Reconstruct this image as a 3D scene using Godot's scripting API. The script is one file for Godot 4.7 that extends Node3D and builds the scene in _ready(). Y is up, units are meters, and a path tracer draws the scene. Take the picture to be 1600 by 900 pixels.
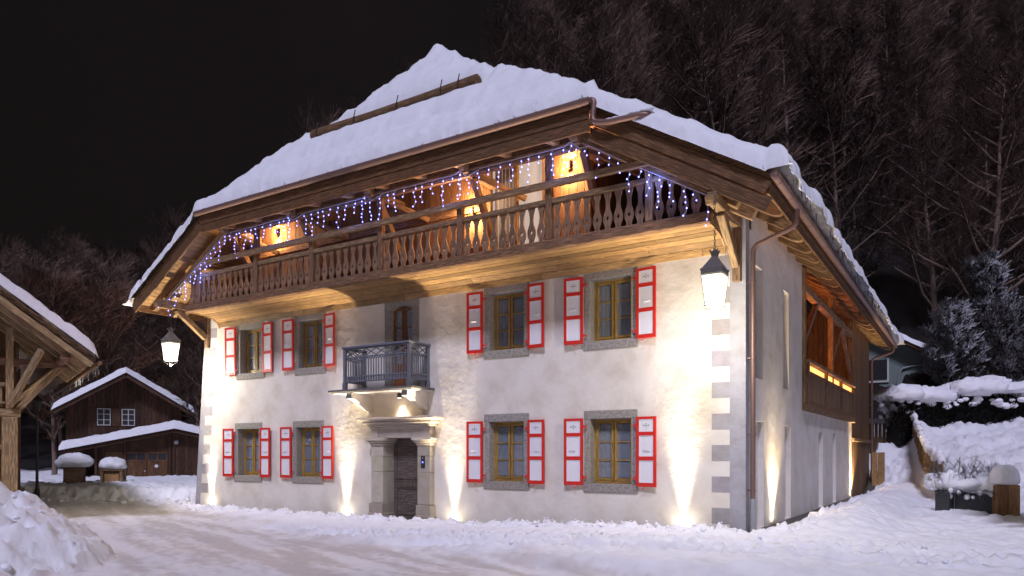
extends Node3D

# ------------------------------------------------------------------ mesh builder
class MB:
	var v := PackedVector3Array()
	var n := PackedVector3Array()
	var t := PackedVector2Array()
	var c := PackedColorArray()
	var col := Color.WHITE
	var uo := Vector2.ZERO
	func tri(a: Vector3, b: Vector3, d: Vector3, na: Vector3, nb: Vector3, nd: Vector3, ua: Vector2, ub: Vector2, ud: Vector2) -> void:
		v.push_back(a); v.push_back(d); v.push_back(b)
		n.push_back(na); n.push_back(nd); n.push_back(nb)
		t.push_back(ua); t.push_back(ud); t.push_back(ub)
		c.push_back(col); c.push_back(col); c.push_back(col)
	# a flat convex polygon turned away from ctr; g, h are the directions of u and v
	func poly(p: Array, ctr: Vector3, g: Vector3, h: Vector3) -> void:
		var nn: Vector3 = (p[1] - p[0]).cross(p[2] - p[0])
		var m := Vector3.ZERO
		for q in p: m += q
		m /= p.size()
		if nn.dot(m - ctr) < 0.0:
			p.reverse()
			nn = -nn
		nn = nn.normalized()
		for i in range(1, p.size() - 1):
			tri(p[0], p[i], p[i + 1], nn, nn, nn, Vector2(p[0].dot(g), p[0].dot(h)) + uo, Vector2(p[i].dot(g), p[i].dot(h)) + uo, Vector2(p[i + 1].dot(g), p[i + 1].dot(h)) + uo)
	# a box whose grain runs along its longest edge
	func box(ctr: Vector3, size: Vector3, basis := Basis(), bev := 0.0) -> void:
		var e := [basis.x.normalized(), basis.y.normalized(), basis.z.normalized()]
		var hs := [size.x * 0.5, size.y * 0.5, size.z * 0.5]
		var g := 0
		if hs[1] > hs[g]: g = 1
		if hs[2] > hs[g]: g = 2
		var inset := bev
		for a in 3:
			var b := (a + 1) % 3
			var d := (a + 2) % 3
			var gu: int = b
			var gv: int = d
			if g == d:
				gu = d
				gv = b
			for s in [-1.0, 1.0]:
				var q: Array = []
				for k in [[-1.0, -1.0], [1.0, -1.0], [1.0, 1.0], [-1.0, 1.0]]:
					q.push_back(ctr + e[a] * hs[a] * s + e[b] * (hs[b] - inset) * k[0] + e[d] * (hs[d] - inset) * k[1])
				poly(q, ctr, e[gu], e[gv])
		if bev > 0.0:
			for a in 3:
				var b := (a + 1) % 3
				var d := (a + 2) % 3
				for s in [-1.0, 1.0]:
					for r in [-1.0, 1.0]:
						var q: Array = []
						for w in [-1.0, 1.0]:
							q.push_back(ctr + e[a] * hs[a] * s + e[b] * (hs[b] - bev) * r + e[d] * (hs[d] - bev) * w)
						for w in [1.0, -1.0]:
							q.push_back(ctr + e[a] * (hs[a] - bev) * s + e[b] * hs[b] * r + e[d] * (hs[d] - bev) * w)
						poly(q, ctr, e[d], e[a])
			for s in [-1.0, 1.0]:
				for r in [-1.0, 1.0]:
					for w in [-1.0, 1.0]:
						poly([ctr + e[0] * hs[0] * s + e[1] * (hs[1] - bev) * r + e[2] * (hs[2] - bev) * w, ctr + e[0] * (hs[0] - bev) * s + e[1] * hs[1] * r + e[2] * (hs[2] - bev) * w, ctr + e[0] * (hs[0] - bev) * s + e[1] * (hs[1] - bev) * r + e[2] * hs[2] * w], ctr, e[0], e[1])
	func span(x0: float, x1: float, y0: float, y1: float, z0: float, z1: float, bev := 0.0) -> void:
		box(Vector3((x0 + x1) * 0.5, (y0 + y1) * 0.5, (z0 + z1) * 0.5), Vector3(x1 - x0, y1 - y0, z1 - z0).abs(), Basis(), bev)
	# a timber from p0 to p1, w wide and h high
	func beam(p0: Vector3, p1: Vector3, w: float, h: float, bev := 0.0, up := Vector3.UP) -> void:
		var x := (p1 - p0).normalized()
		var zz := x.cross(up)
		if zz.length() < 0.01: zz = x.cross(Vector3.RIGHT)
		zz = zz.normalized()
		var yy := zz.cross(x).normalized()
		box((p0 + p1) * 0.5, Vector3((p1 - p0).length(), h, w), Basis(x, yy, zz), bev)
	func tube(p: Array, r: float, sides := 8, caps := true, r_end := -1.0) -> void:
		var rings: Array = []
		var last := Vector3.ZERO
		var u := 0.0
		var us: Array = []
		for i in p.size():
			var dir: Vector3
			if i == 0: dir = p[1] - p[0]
			elif i == p.size() - 1: dir = p[i] - p[i - 1]
			else: dir = (p[i + 1] - p[i]).normalized() + (p[i] - p[i - 1]).normalized()
			dir = dir.normalized()
			var side := last
			if i == 0:
				side = dir.cross(Vector3.UP)
				if side.length() < 0.05: side = dir.cross(Vector3.RIGHT)
			side = (side - dir * side.dot(dir)).normalized()
			last = side
			var up := side.cross(dir)
			var rr := r if r_end < 0.0 else lerpf(r, r_end, float(i) / (p.size() - 1))
			var ring: Array = []
			for k in sides + 1:
				var a := TAU * k / sides
				var o := side * cos(a) + up * sin(a)
				ring.push_back([p[i] + o * rr, o])
			rings.push_back(ring)
			if i > 0: u += (p[i] - p[i - 1]).length()
			us.push_back(u)
		for i in rings.size() - 1:
			for k in sides:
				var a: Array = rings[i][k]
				var b: Array = rings[i][k + 1]
				var d: Array = rings[i + 1][k + 1]
				var f: Array = rings[i + 1][k]
				var vv := float(k) / sides * TAU * r
				var vw := float(k + 1) / sides * TAU * r
				var q0 := Vector2(us[i], vv) + uo
				var q1 := Vector2(us[i], vw) + uo
				var q2 := Vector2(us[i + 1], vw) + uo
				var q3 := Vector2(us[i + 1], vv) + uo
				tri(a[0], d[0], b[0], a[1], d[1], b[1], q0, q2, q1)
				tri(a[0], f[0], d[0], a[1], f[1], d[1], q0, q3, q2)
		if caps:
			for j in [0, rings.size() - 1]:
				var m := (p[1] as Vector3) if j == 0 else (p[p.size() - 2] as Vector3)
				var q: Array = []
				for k in sides: q.push_back(rings[j][k][0])
				poly(q, m, last, last.cross(Vector3(0.3, 0.5, 0.2)).normalized())
	func cone3(p0: Vector3, p1: Vector3, r: float) -> void:
		var d := (p1 - p0).normalized()
		var s := d.cross(Vector3(0.31, 0.2, 0.93)).normalized()
		var w := s.cross(d)
		var a := p0 + s * r
		var b := p0 + (w * 0.866 - s * 0.5) * r
		var e := p0 + (-w * 0.866 - s * 0.5) * r
		var na := s
		var nb := (w * 0.866 - s * 0.5)
		var ne := (-w * 0.866 - s * 0.5)
		var z := Vector2.ZERO
		tri(a, b, p1, na, nb, na, z, z, z)
		tri(b, e, p1, nb, ne, nb, z, z, z)
		tri(e, a, p1, ne, na, ne, z, z, z)
	# profile: [radius, y] pairs from bottom to top
	func lathe(prof: Array, ctr: Vector3, sides := 16, turn := 0.0, flat := false) -> void:
		for i in prof.size() - 1:
			var r0: float = prof[i][0]
			var r1: float = prof[i + 1][0]
			var y0: float = prof[i][1]
			var y1: float = prof[i + 1][1]
			var sl := Vector2(y1 - y0, r0 - r1).normalized()
			for k in sides:
				var a0 := TAU * k / sides + turn
				var a1 := TAU * (k + 1) / sides + turn
				var d0 := Vector3(cos(a0), 0, -sin(a0))
				var d1 := Vector3(cos(a1), 0, -sin(a1))
				var n0 := (d0 * sl.x + Vector3.UP * sl.y).normalized()
				var n1 := (d1 * sl.x + Vector3.UP * sl.y).normalized()
				if flat:
					n0 = (n0 + n1).normalized()
					n1 = n0
				var p00 := ctr + d0 * r0 + Vector3.UP * y0
				var p10 := ctr + d1 * r0 + Vector3.UP * y0
				var p01 := ctr + d0 * r1 + Vector3.UP * y1
				var p11 := ctr + d1 * r1 + Vector3.UP * y1
				var w := maxf(r0, r1)
				if r0 > 1e-5: tri(p00, p10, p11, n0, n1, n1, Vector2(a0 * w, y0), Vector2(a1 * w, y0), Vector2(a1 * w, y1))
				if r1 > 1e-5: tri(p00, p11, p01, n0, n1, n0, Vector2(a0 * w, y0), Vector2(a1 * w, y1), Vector2(a0 * w, y1))
	# an outline in the x-y plane of xf, depth along its z
	func extrude(pts: PackedVector2Array, depth: float, xf := Transform3D()) -> void:
		if not Geometry2D.is_polygon_clockwise(pts):
			pass
		else:
			pts = pts.duplicate()
			pts.reverse()
		var ix := Geometry2D.triangulate_polygon(pts)
		var nz := xf.basis.z.normalized()
		for i in range(0, ix.size(), 3):
			var a := pts[ix[i]]
			var b := pts[ix[i + 1]]
			var d := pts[ix[i + 2]]
			if (b - a).cross(d - a) < 0.0:
				var q := b
				b = d
				d = q
			tri(xf * Vector3(a.x, a.y, depth), xf * Vector3(b.x, b.y, depth), xf * Vector3(d.x, d.y, depth), nz, nz, nz, a + uo, b + uo, d + uo)
			tri(xf * Vector3(a.x, a.y, 0), xf * Vector3(d.x, d.y, 0), xf * Vector3(b.x, b.y, 0), -nz, -nz, -nz, a + uo, d + uo, b + uo)
		var l := 0.0
		for i in pts.size():
			var a := pts[i]
			var b := pts[(i + 1) % pts.size()]
			var e := (b - a)
			var nn := (xf.basis * Vector3(e.y, -e.x, 0)).normalized()
			var p0 := xf * Vector3(a.x, a.y, 0)
			var p1 := xf * Vector3(b.x, b.y, 0)
			var p2 := xf * Vector3(b.x, b.y, depth)
			var p3 := xf * Vector3(a.x, a.y, depth)
			var m := l + e.length()
			tri(p0, p1, p2, nn, nn, nn, Vector2(l, 0) + uo, Vector2(m, 0) + uo, Vector2(m, depth) + uo)
			tri(p0, p2, p3, nn, nn, nn, Vector2(l, 0) + uo, Vector2(m, depth) + uo, Vector2(l, depth) + uo)
			l = m
	# a lump of snow or foliage: a ball squashed by size, roughened by noise
	func blob(ctr: Vector3, size: Vector3, rough := 0.15, fn: FastNoiseLite = null, lat := 10, lon := 16, flat_below := -1.0) -> void:
		var pts: Array = []
		for i in lat + 1:
			var row: Array = []
			var a := PI * i / lat - PI * 0.5
			for k in lon + 1:
				var b := TAU * (k % lon) / lon
				var d := Vector3(cos(a) * cos(b), sin(a), -cos(a) * sin(b))
				var m := 1.0
				if fn: m += rough * fn.get_noise_3dv(d * size * 1.9 + ctr)
				var q := d * size * m
				if q.y < flat_below * size.y: q.y = flat_below * size.y
				row.push_back(ctr + q)
			pts.push_back(row)
		var nr: Array = []
		for i in lat + 1:
			var row: Array = []
			for k in lon + 1:
				var i0 := maxi(i - 1, 0)
				var i1 := mini(i + 1, lat)
				var k0 := (k - 1 + lon) % lon
				var k1 := (k + 1) % lon
				var nn: Vector3 = (pts[i][k1] - pts[i][k0]).cross(pts[i1][k] - pts[i0][k])
				if nn.length() < 1e-7: nn = Vector3(0, 1 if i > 0 else -1, 0)
				row.push_back(nn.normalized())
			nr.push_back(row)
		var z := Vector2.ZERO
		for i in lat:
			for k in lon:
				if i > 0: tri(pts[i][k], pts[i][k + 1], pts[i + 1][k + 1], nr[i][k], nr[i][k + 1], nr[i + 1][k + 1], z, z, z)
				if i < lat - 1: tri(pts[i][k], pts[i + 1][k + 1], pts[i + 1][k], nr[i][k], nr[i + 1][k + 1], nr[i + 1][k], z, z, z)
	func mesh() -> ArrayMesh:
		var a := []
		a.resize(Mesh.ARRAY_MAX)
		a[Mesh.ARRAY_VERTEX] = v
		a[Mesh.ARRAY_NORMAL] = n
		a[Mesh.ARRAY_TEX_UV] = t
		a[Mesh.ARRAY_COLOR] = c
		var m := ArrayMesh.new()
		m.add_surface_from_arrays(Mesh.PRIMITIVE_TRIANGLES, a)
		return m

var R := RandomNumberGenerator.new()
var fn := FastNoiseLite.new()
var fn2 := FastNoiseLite.new()
var fn3 := FastNoiseLite.new()
var M := {}
var used := {}

func numbered(called: String, parent: Node) -> String:
	var key := [parent.get_instance_id(), called]
	var k: int = used.get(key, -1) + 1
	used[key] = k
	return called if k == 0 else "%s_%03d" % [called, k]

func put(called: String, shape, mat: Material, parent: Node = null) -> MeshInstance3D:
	if parent == null: parent = self
	var o := MeshInstance3D.new()
	o.name = numbered(called, parent)
	o.mesh = shape.mesh() if shape is MB else shape
	o.material_override = mat
	parent.add_child(o, true)
	return o

func node(called: String, parent: Node = null, at := Vector3.ZERO, basis := Basis()) -> Node3D:
	if parent == null: parent = self
	var o := Node3D.new()
	o.name = numbered(called, parent)
	o.transform = Transform3D(basis, at)
	parent.add_child(o, true)
	return o

func tag(o: Node, label: String, category: String, group := "", kind := "") -> Node:
	o.set_meta("label", label)
	if category: o.set_meta("category", category)
	if group: o.set_meta("group", group)
	if kind: o.set_meta("kind", kind)
	return o

func stuff(o: Node) -> Node:
	o.set_meta("kind", "stuff")
	return o

func tone(a := 0.75, b := 1.0) -> Color:
	var k := R.randf_range(a, b)
	return Color(k, k * R.randf_range(0.94, 1.0), k * R.randf_range(0.88, 1.0))

func fresh(a := 0.75, b := 1.0) -> MB:
	var m := MB.new()
	m.col = tone(a, b)
	m.uo = Vector2(R.randf() * 7.0, R.randf() * 3.0)
	return m

func lin(r: float, g: float, b: float, a := 1.0) -> Color:
	var q := Color(r, g, b).linear_to_srgb()
	q.a = a
	return q

# ------------------------------------------------------------------ textures
func wood_image(knots: int, contrast: float) -> Image:
	var w := 512
	var h := 512
	var im := Image.create(w, h, false, Image.FORMAT_RGB8)
	var f := FastNoiseLite.new()
	f.seed = 11
	f.noise_type = FastNoiseLite.TYPE_SIMPLEX_SMOOTH
	f.frequency = 1.0
	f.fractal_octaves = 3
	var kn: Array = []
	for i in knots: kn.push_back(Vector3(R.randf() * w, R.randf() * h, R.randf_range(5, 11)))
	for y in h:
		var vy := absf(fposmod(2.0 * y / h, 2.0) - 1.0)
		for x in w:
			var vx := absf(fposmod(2.0 * x / w, 2.0) - 1.0)
			var bend := 0.0
			var dark := 0.0
			for k in kn:
				var dx: float = (x - k.x) / 3.0
				var dy: float = y - k.y
				var d2 := dx * dx + dy * dy
				var rr: float = k.z * k.z
				if d2 < rr * 9.0:
					bend += exp(-d2 / rr) * 0.02 * signf(dy)
					if d2 < rr * 0.5: dark = maxf(dark, 1.0 - d2 / (rr * 0.5))
			var a := f.get_noise_2d(vx * 2.0, (vy + bend) * 13.0)
			var b := f.get_noise_2d(vx * 4.0 + 40.0, (vy + bend) * 42.0)
			var d := f.get_noise_2d(vx * 1.4 + 90.0, vy * 6.0)
			var k2 := clampf(0.72 + contrast * (0.34 * a + 0.30 * b + 0.22 * d), 0.1, 1.0) * (1.0 - 0.55 * dark)
			im.set_pixel(x, y, Color(k2, k2 * (0.985 - 0.03 * dark), k2 * (0.965 - 0.08 * dark)))
	return im

func tex(im: Image) -> ImageTexture:
	return ImageTexture.create_from_image(im)

func noise_tex(sd: int, freq: float, oct: int, stops: Array, cols: Array, size := 1024, type := FastNoiseLite.TYPE_SIMPLEX_SMOOTH) -> NoiseTexture2D:
	var f := FastNoiseLite.new()
	f.seed = sd
	f.noise_type = type
	f.frequency = freq
	f.fractal_octaves = oct
	f.fractal_gain = 0.55
	var nt := NoiseTexture2D.new()
	nt.width = size
	nt.height = size
	nt.seamless = true
	nt.noise = f
	var g := Gradient.new()
	g.offsets = PackedFloat32Array(stops)
	var cc := PackedColorArray()
	for q in cols: cc.push_back(q if q is Color else Color(q, q, q))
	g.colors = cc
	nt.color_ramp = g
	return nt

func mat(called: String, c: Color, rough := 0.8, t: Texture2D = null, uv := Vector3.ONE, tri := false, relief: Texture2D = null, cm := 0.3) -> StandardMaterial3D:
	var m := StandardMaterial3D.new()
	m.resource_name = called
	m.albedo_color = c
	m.roughness = rough
	m.vertex_color_use_as_albedo = true
	m.metallic_specular = 0.4
	if t: m.albedo_texture = t
	m.uv1_scale = uv
	if tri:
		m.uv1_triplanar = true
		m.uv1_world_triplanar = true
	if relief:
		m.heightmap_enabled = true
		m.heightmap_texture = relief
		m.heightmap_scale = cm
	M[called] = m
	return m

func glow(called: String, c: Color, e: float) -> StandardMaterial3D:
	var m := mat(called, Color(0.8, 0.8, 0.8), 0.5)
	m.emission_enabled = true
	m.emission = c
	m.emission_energy_multiplier = e
	return m

func materials() -> void:
	var wi := tex(wood_image(9, 0.55))
	var wr := tex(wood_image(5, 0.8))
	var wuv := Vector3(0.5, 1.7, 1)
	mat("soffit", lin(0.76, 0.47, 0.20), 0.62, wi, wuv, false, wi, 0.04)
	mat("timber", lin(0.52, 0.345, 0.195), 0.75, wr, wuv, false, wr, 0.15)
	mat("brightened_timber", lin(0.78, 0.56, 0.31), 0.75, wr, wuv, false, wr, 0.15)  # paler copy of timber: missing lamplight on the chalet is put into the colour
	mat("old_timber", lin(0.43, 0.255, 0.145), 0.85, wr, wuv, false, wr, 0.15)
	mat("dark_timber", lin(0.31, 0.16, 0.075), 0.7, wr, wuv, false, wr, 0.15)
	mat("barn_wood", lin(0.17, 0.088, 0.056), 0.85, wr, wuv, false, wr, 0.15)
	mat("larch", lin(0.48, 0.27, 0.135), 0.7, wi, wuv, false, wi, 0.04)
	mat("baluster_wood", lin(0.46, 0.28, 0.165), 0.85, wr, wuv, false, wr, 0.15)
	mat("window_wood", lin(0.74, 0.47, 0.13), 0.45, wi, wuv)
	mat("door_wood", lin(0.26, 0.22, 0.19), 0.7, wr, wuv, false, wr, 0.15)
	mat("door_brown", lin(0.46, 0.21, 0.085), 0.5, wi, wuv)
	var soft := noise_tex(3, 0.004, 5, [0.0, 0.35, 0.6, 1.0], [Color(0.90, 0.88, 0.85), Color(0.955, 0.945, 0.925), Color(0.985, 0.98, 0.97), Color(1, 1, 1)])
	var lump := noise_tex(5, 0.012, 6, [0.0, 1.0], [0.0, 1.0])
	mat("plaster", lin(0.78, 0.735, 0.67), 0.9, soft, Vector3.ONE * 0.19, true, lump, 0.9)
	mat("smooth_plaster", lin(0.78, 0.745, 0.69), 0.9, soft, Vector3.ONE * 0.19, true, lump, 0.6)
	mat("quoin_paint", lin(0.41, 0.405, 0.44), 0.9, soft, Vector3.ONE * 0.4, true, lump, 1.0)
	var st := noise_tex(8, 0.012, 6, [0.0, 0.35, 0.55, 1.0], [Color(0.66, 0.66, 0.66), Color(0.84, 0.83, 0.82), Color(0.92, 0.91, 0.89), Color(1, 0.99, 0.97)])
	var st_h := noise_tex(9, 0.03, 5, [0.0, 1.0], [0.0, 1.0], 512)
	mat("grey_stone", lin(0.42, 0.41, 0.39), 0.85, st, Vector3.ONE * 0.9, true, st_h, 0.25)
	mat("portal_stone", lin(0.56, 0.52, 0.455), 0.8, soft, Vector3.ONE * 0.5, true, st_h, 0.08)
	mat("slab_stone", lin(0.20, 0.20, 0.20), 0.9, st, Vector3.ONE * 0.8, true, st_h, 0.3)
	mat("red_paint", lin(0.62, 0.030, 0.022), 0.42)
	mat("white_panel", lin(0.76, 0.74, 0.77), 0.5)
	mat("dark_paint", lin(0.03, 0.03, 0.035), 0.5)
	mat("blue_grey_iron", lin(0.16, 0.175, 0.21), 0.5)
	var cu := mat("copper", lin(0.25, 0.155, 0.13), 0.5)
	cu.metallic = 0.55
	var zc := mat("zinc_pipe", lin(0.40, 0.41, 0.43), 0.5)
	zc.metallic = 0.5
	mat("iron", lin(0.035, 0.032, 0.03), 0.5)
	mat("lit_hood_iron", lin(0.13, 0.12, 0.105), 0.55)  # lighter copy of iron: lamplight on the hood is put into the colour
	mat("side_slat", lin(0.50, 0.31, 0.17), 0.75, wi, wuv)
	mat("room_dark", lin(0.10, 0.085, 0.075), 0.9)
	mat("curtain", lin(0.15, 0.108, 0.075), 0.9)
	var gl := mat("glass", Color(0.9, 0.95, 1.0, 0.12), 0.03)
	gl.metallic_specular = 0.3
	gl.transparency = BaseMaterial3D.TRANSPARENCY_ALPHA
	gl.vertex_color_use_as_albedo = false
	var lg := mat("lantern_glass", Color(1, 0.97, 0.9, 0.12), 0.1)
	lg.transparency = BaseMaterial3D.TRANSPARENCY_ALPHA
	lg.vertex_color_use_as_albedo = false
	lg.emission_enabled = true
	lg.emission = Color(1.0, 0.96, 0.88)
	lg.emission_energy_multiplier = 9.0
	glow("bulb", Color(1.0, 0.95, 0.85), 6.0)
	glow("warm_glow", Color(1.0, 0.66, 0.30), 1.3)
	glow("uplight_glow", Color(1.0, 0.95, 0.82), 5.0)
	glow("led_blue", Color(0.44, 0.47, 1.0), 4.6)
	glow("tiny_blue", Color(0.3, 0.4, 1.0), 1.6)
	glow("lit_room", Color(0.92, 0.86, 0.80), 0.32)
	mat("cable_white", lin(0.55, 0.55, 0.62), 0.6)
	# snow
	var sn := noise_tex(21, 0.010, 6, [0.0, 1.0], [0.0, 1.0])
	var sc := noise_tex(23, 0.02, 4, [0.0, 0.5, 1.0], [Color(0.955, 0.955, 0.965), Color(0.985, 0.985, 0.99), Color(1, 1, 1)], 512)
	mat("snow", lin(0.86, 0.86, 0.88), 0.75, sc, Vector3.ONE * 0.33, true, sn, 1.6)
	mat("roof_snow", lin(0.86, 0.865, 0.89), 0.75, sc, Vector3.ONE * 0.25, true, sn, 1.8)
	mat("snow_flake", lin(0.85, 0.85, 0.87), 0.8)
	var rd := noise_tex(25, 0.013, 6, [0.0, 0.38, 0.47, 0.6, 1.0], [Color(0.72, 0.68, 0.64), Color(0.80, 0.77, 0.74), Color(0.88, 0.86, 0.84), Color(0.94, 0.93, 0.92), Color(0.98, 0.975, 0.97)])
	mat("road_snow", lin(0.82, 0.785, 0.745), 0.8, rd, Vector3(0.22, 0.22, 0.22), true, sn, 1.2)
	var pv := noise_tex(27, 0.02, 5, [0.0, 0.5, 1.0], [0.55, 0.8, 1.0])
	mat("wet_stone", lin(0.13, 0.12, 0.105), 0.55, pv, Vector3.ONE * 0.5, true, sn, 1.5)
	mat("forest_floor", lin(0.016, 0.014, 0.013), 1.0, pv, Vector3.ONE * 0.05, true)
	mat("bark", lin(0.21, 0.145, 0.115), 0.95)
	mat("twig", lin(0.42, 0.27, 0.215), 0.95)
	mat("red_twig", lin(0.50, 0.25, 0.15), 0.95)
	mat("frost_twig", lin(0.86, 0.84, 0.87), 0.95)
	mat("needles", lin(0.028, 0.04, 0.028), 0.9)
	mat("green_wall", lin(0.20, 0.25, 0.24), 0.9, soft, Vector3.ONE * 0.2, true)
	mat("planter_paint", lin(0.035, 0.038, 0.045), 0.5)
	mat("ice", lin(0.75, 0.78, 0.85), 0.15)
	mat("tile", lin(0.05, 0.035, 0.028), 0.8)

func spot(called: String, at: Vector3, towards: Vector3, e: float, angle: float, c: Color, blend := 1.0, size := 0.05, parent: Node = null) -> void:
	var s := SpotLight3D.new()
	s.name = numbered(called, parent if parent else self)
	s.light_energy = e
	s.spot_angle = angle
	s.spot_angle_attenuation = blend
	s.light_color = c
	s.light_size = size
	s.spot_range = 60.0
	s.spot_attenuation = 2.0
	s.shadow_enabled = true
	var up := Vector3.RIGHT if absf(towards.normalized().y) > 0.9 else Vector3.UP
	s.transform = Transform3D(Basis.looking_at(towards, up), at)
	(parent if parent else self).add_child(s, true)

func omni(called: String, at: Vector3, e: float, c: Color, size := 0.1, parent: Node = null) -> void:
	var s := OmniLight3D.new()
	s.name = numbered(called, parent if parent else self)
	s.light_energy = e
	s.light_color = c
	s.light_size = size
	s.omni_range = 60.0
	s.omni_attenuation = 2.0
	s.shadow_enabled = true
	s.position = at
	(parent if parent else self).add_child(s, true)

const EYE := Vector3(4.265, 1.75, 16.47)
const AHEAD := Vector3(-0.53438, 0.0, -0.84524)
const LANTERN_E := 4.1
const UP_E := 40.0

func _ready() -> void:
	R.seed = 77
	fn.seed = 5
	fn.noise_type = FastNoiseLite.TYPE_SIMPLEX_SMOOTH
	fn.frequency = 1.0
	fn.fractal_octaves = 3
	fn2.seed = 15
	fn2.noise_type = FastNoiseLite.TYPE_SIMPLEX_SMOOTH
	fn2.frequency = 1.0
	fn2.fractal_octaves = 2
	fn3.seed = 25
	fn3.noise_type = FastNoiseLite.TYPE_CELLULAR
	fn3.frequency = 1.0
	# camera: level, with the lens shifted up so that walls stay upright
	var cam := Camera3D.new()
	cam.name = "camera"
	cam.projection = Camera3D.PROJECTION_FRUSTUM
	cam.near = 0.1
	cam.far = 900.0
	cam.size = 900.0 / 1138.0 * cam.near
	cam.frustum_offset = Vector2(0, 260.0 / 1138.0 * cam.near)
	cam.transform = Transform3D(Basis.looking_at(AHEAD, Vector3.UP), EYE)
	add_child(cam, true)
	cam.current = true
	# night sky
	var we := WorldEnvironment.new()
	we.name = "environment"
	var env := Environment.new()
	env.background_mode = Environment.BG_SKY
	var sm := ProceduralSkyMaterial.new()
	sm.sky_top_color = lin(0.0010, 0.0009, 0.0009)
	sm.sky_horizon_color = lin(0.0015, 0.0012, 0.0011)
	sm.sky_curve = 0.25
	sm.ground_bottom_color = lin(0.003, 0.003, 0.003)
	sm.ground_horizon_color = lin(0.0015, 0.0012, 0.0011)
	sm.sun_angle_max = 0.0
	var sky := Sky.new()
	sky.sky_material = sm
	env.sky = sky
	env.tonemap_mode = Environment.TONE_MAPPER_LINEAR
	env.tonemap_exposure = 1.9
	env.fog_enabled = true
	env.fog_density = 0.00011
	env.fog_light_color = Color(1.0, 0.9, 0.82)
	env.sdfgi_enabled = true
	env.ssao_enabled = true
	env.ssil_enabled = true
	we.environment = env
	add_child(we, true)
	# moonlight through thin cloud
	var moon := DirectionalLight3D.new()
	moon.name = "moon"
	moon.light_energy = 0.56
	moon.light_color = lin(0.555, 0.55, 0.75)
	moon.light_angular_distance = 10.0
	moon.shadow_enabled = true
	moon.sky_mode = DirectionalLight3D.SKY_MODE_LIGHT_ONLY
	moon.transform = Transform3D(Basis.looking_at(-Vector3(0.24, 0.76, 0.58), Vector3.UP), Vector3(0, 40, 20))
	add_child(moon, true)
	materials()
	terrain()
	house()
	lanterns()
	uplights()
	light_string()
	left_chalet()
	barn()
	garage()
	right_house()
	garden()
	small_things()
	woods()
	clods()

# ------------------------------------------------------------------ the ground
func sst(a: float, b: float, x: float) -> float:
	var q := clampf((x - a) / (b - a), 0.0, 1.0)
	return q * q * (3.0 - 2.0 * q)

func bump(x: float, c: float, w: float) -> float:
	var q := (x - c) / w
	return exp(-q * q)

func road_edge(x: float) -> float:
	if x < -18.0: return 1.2
	if x < -8.3: return lerpf(1.2, 4.75, (x + 18.0) / 9.7)
	if x < -2.7: return lerpf(4.75, 5.4, (x + 8.3) / 5.6)
	return 5.4 + (x + 2.7) * 0.13

func bank_edge(x: float) -> float:
	return 0.44 - 0.34 * (x + 23.6)

func fence_x(z: float) -> float:
	return 3.45 + (z + 11.4) * 0.1224

func wall_gap(x: float, z: float) -> float:
	var dx := maxf(maxf(-20.1 - x, x), 0.0)
	var dz := maxf(maxf(z, -22.7 - z), 0.0)
	return sqrt(dx * dx + dz * dz)

func base_h(x: float) -> float:
	return -0.02 - 0.24 * sst(0.0, -9.0, x) + 0.06 * sst(-11.0, -20.0, x)

func hill(x: float, z: float) -> float:
	var d := (x - EYE.x) * AHEAD.x + (z - EYE.z) * AHEAD.z
	var r := (x - EYE.x) * -AHEAD.z + (z - EYE.z) * AHEAD.x
	var start := lerpf(60.0, 42.0, sst(-28.0, -12.0, r))
	var s := lerpf(lerpf(0.24, 0.56, sst(-42.0, -18.0, r)), 0.92, sst(-6.0, 9.0, r))
	var q := d - start
	return s * (q if q > 4.0 else (q + 4.0) * (q + 4.0) / 16.0) if q > -4.0 else 0.0

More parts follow.
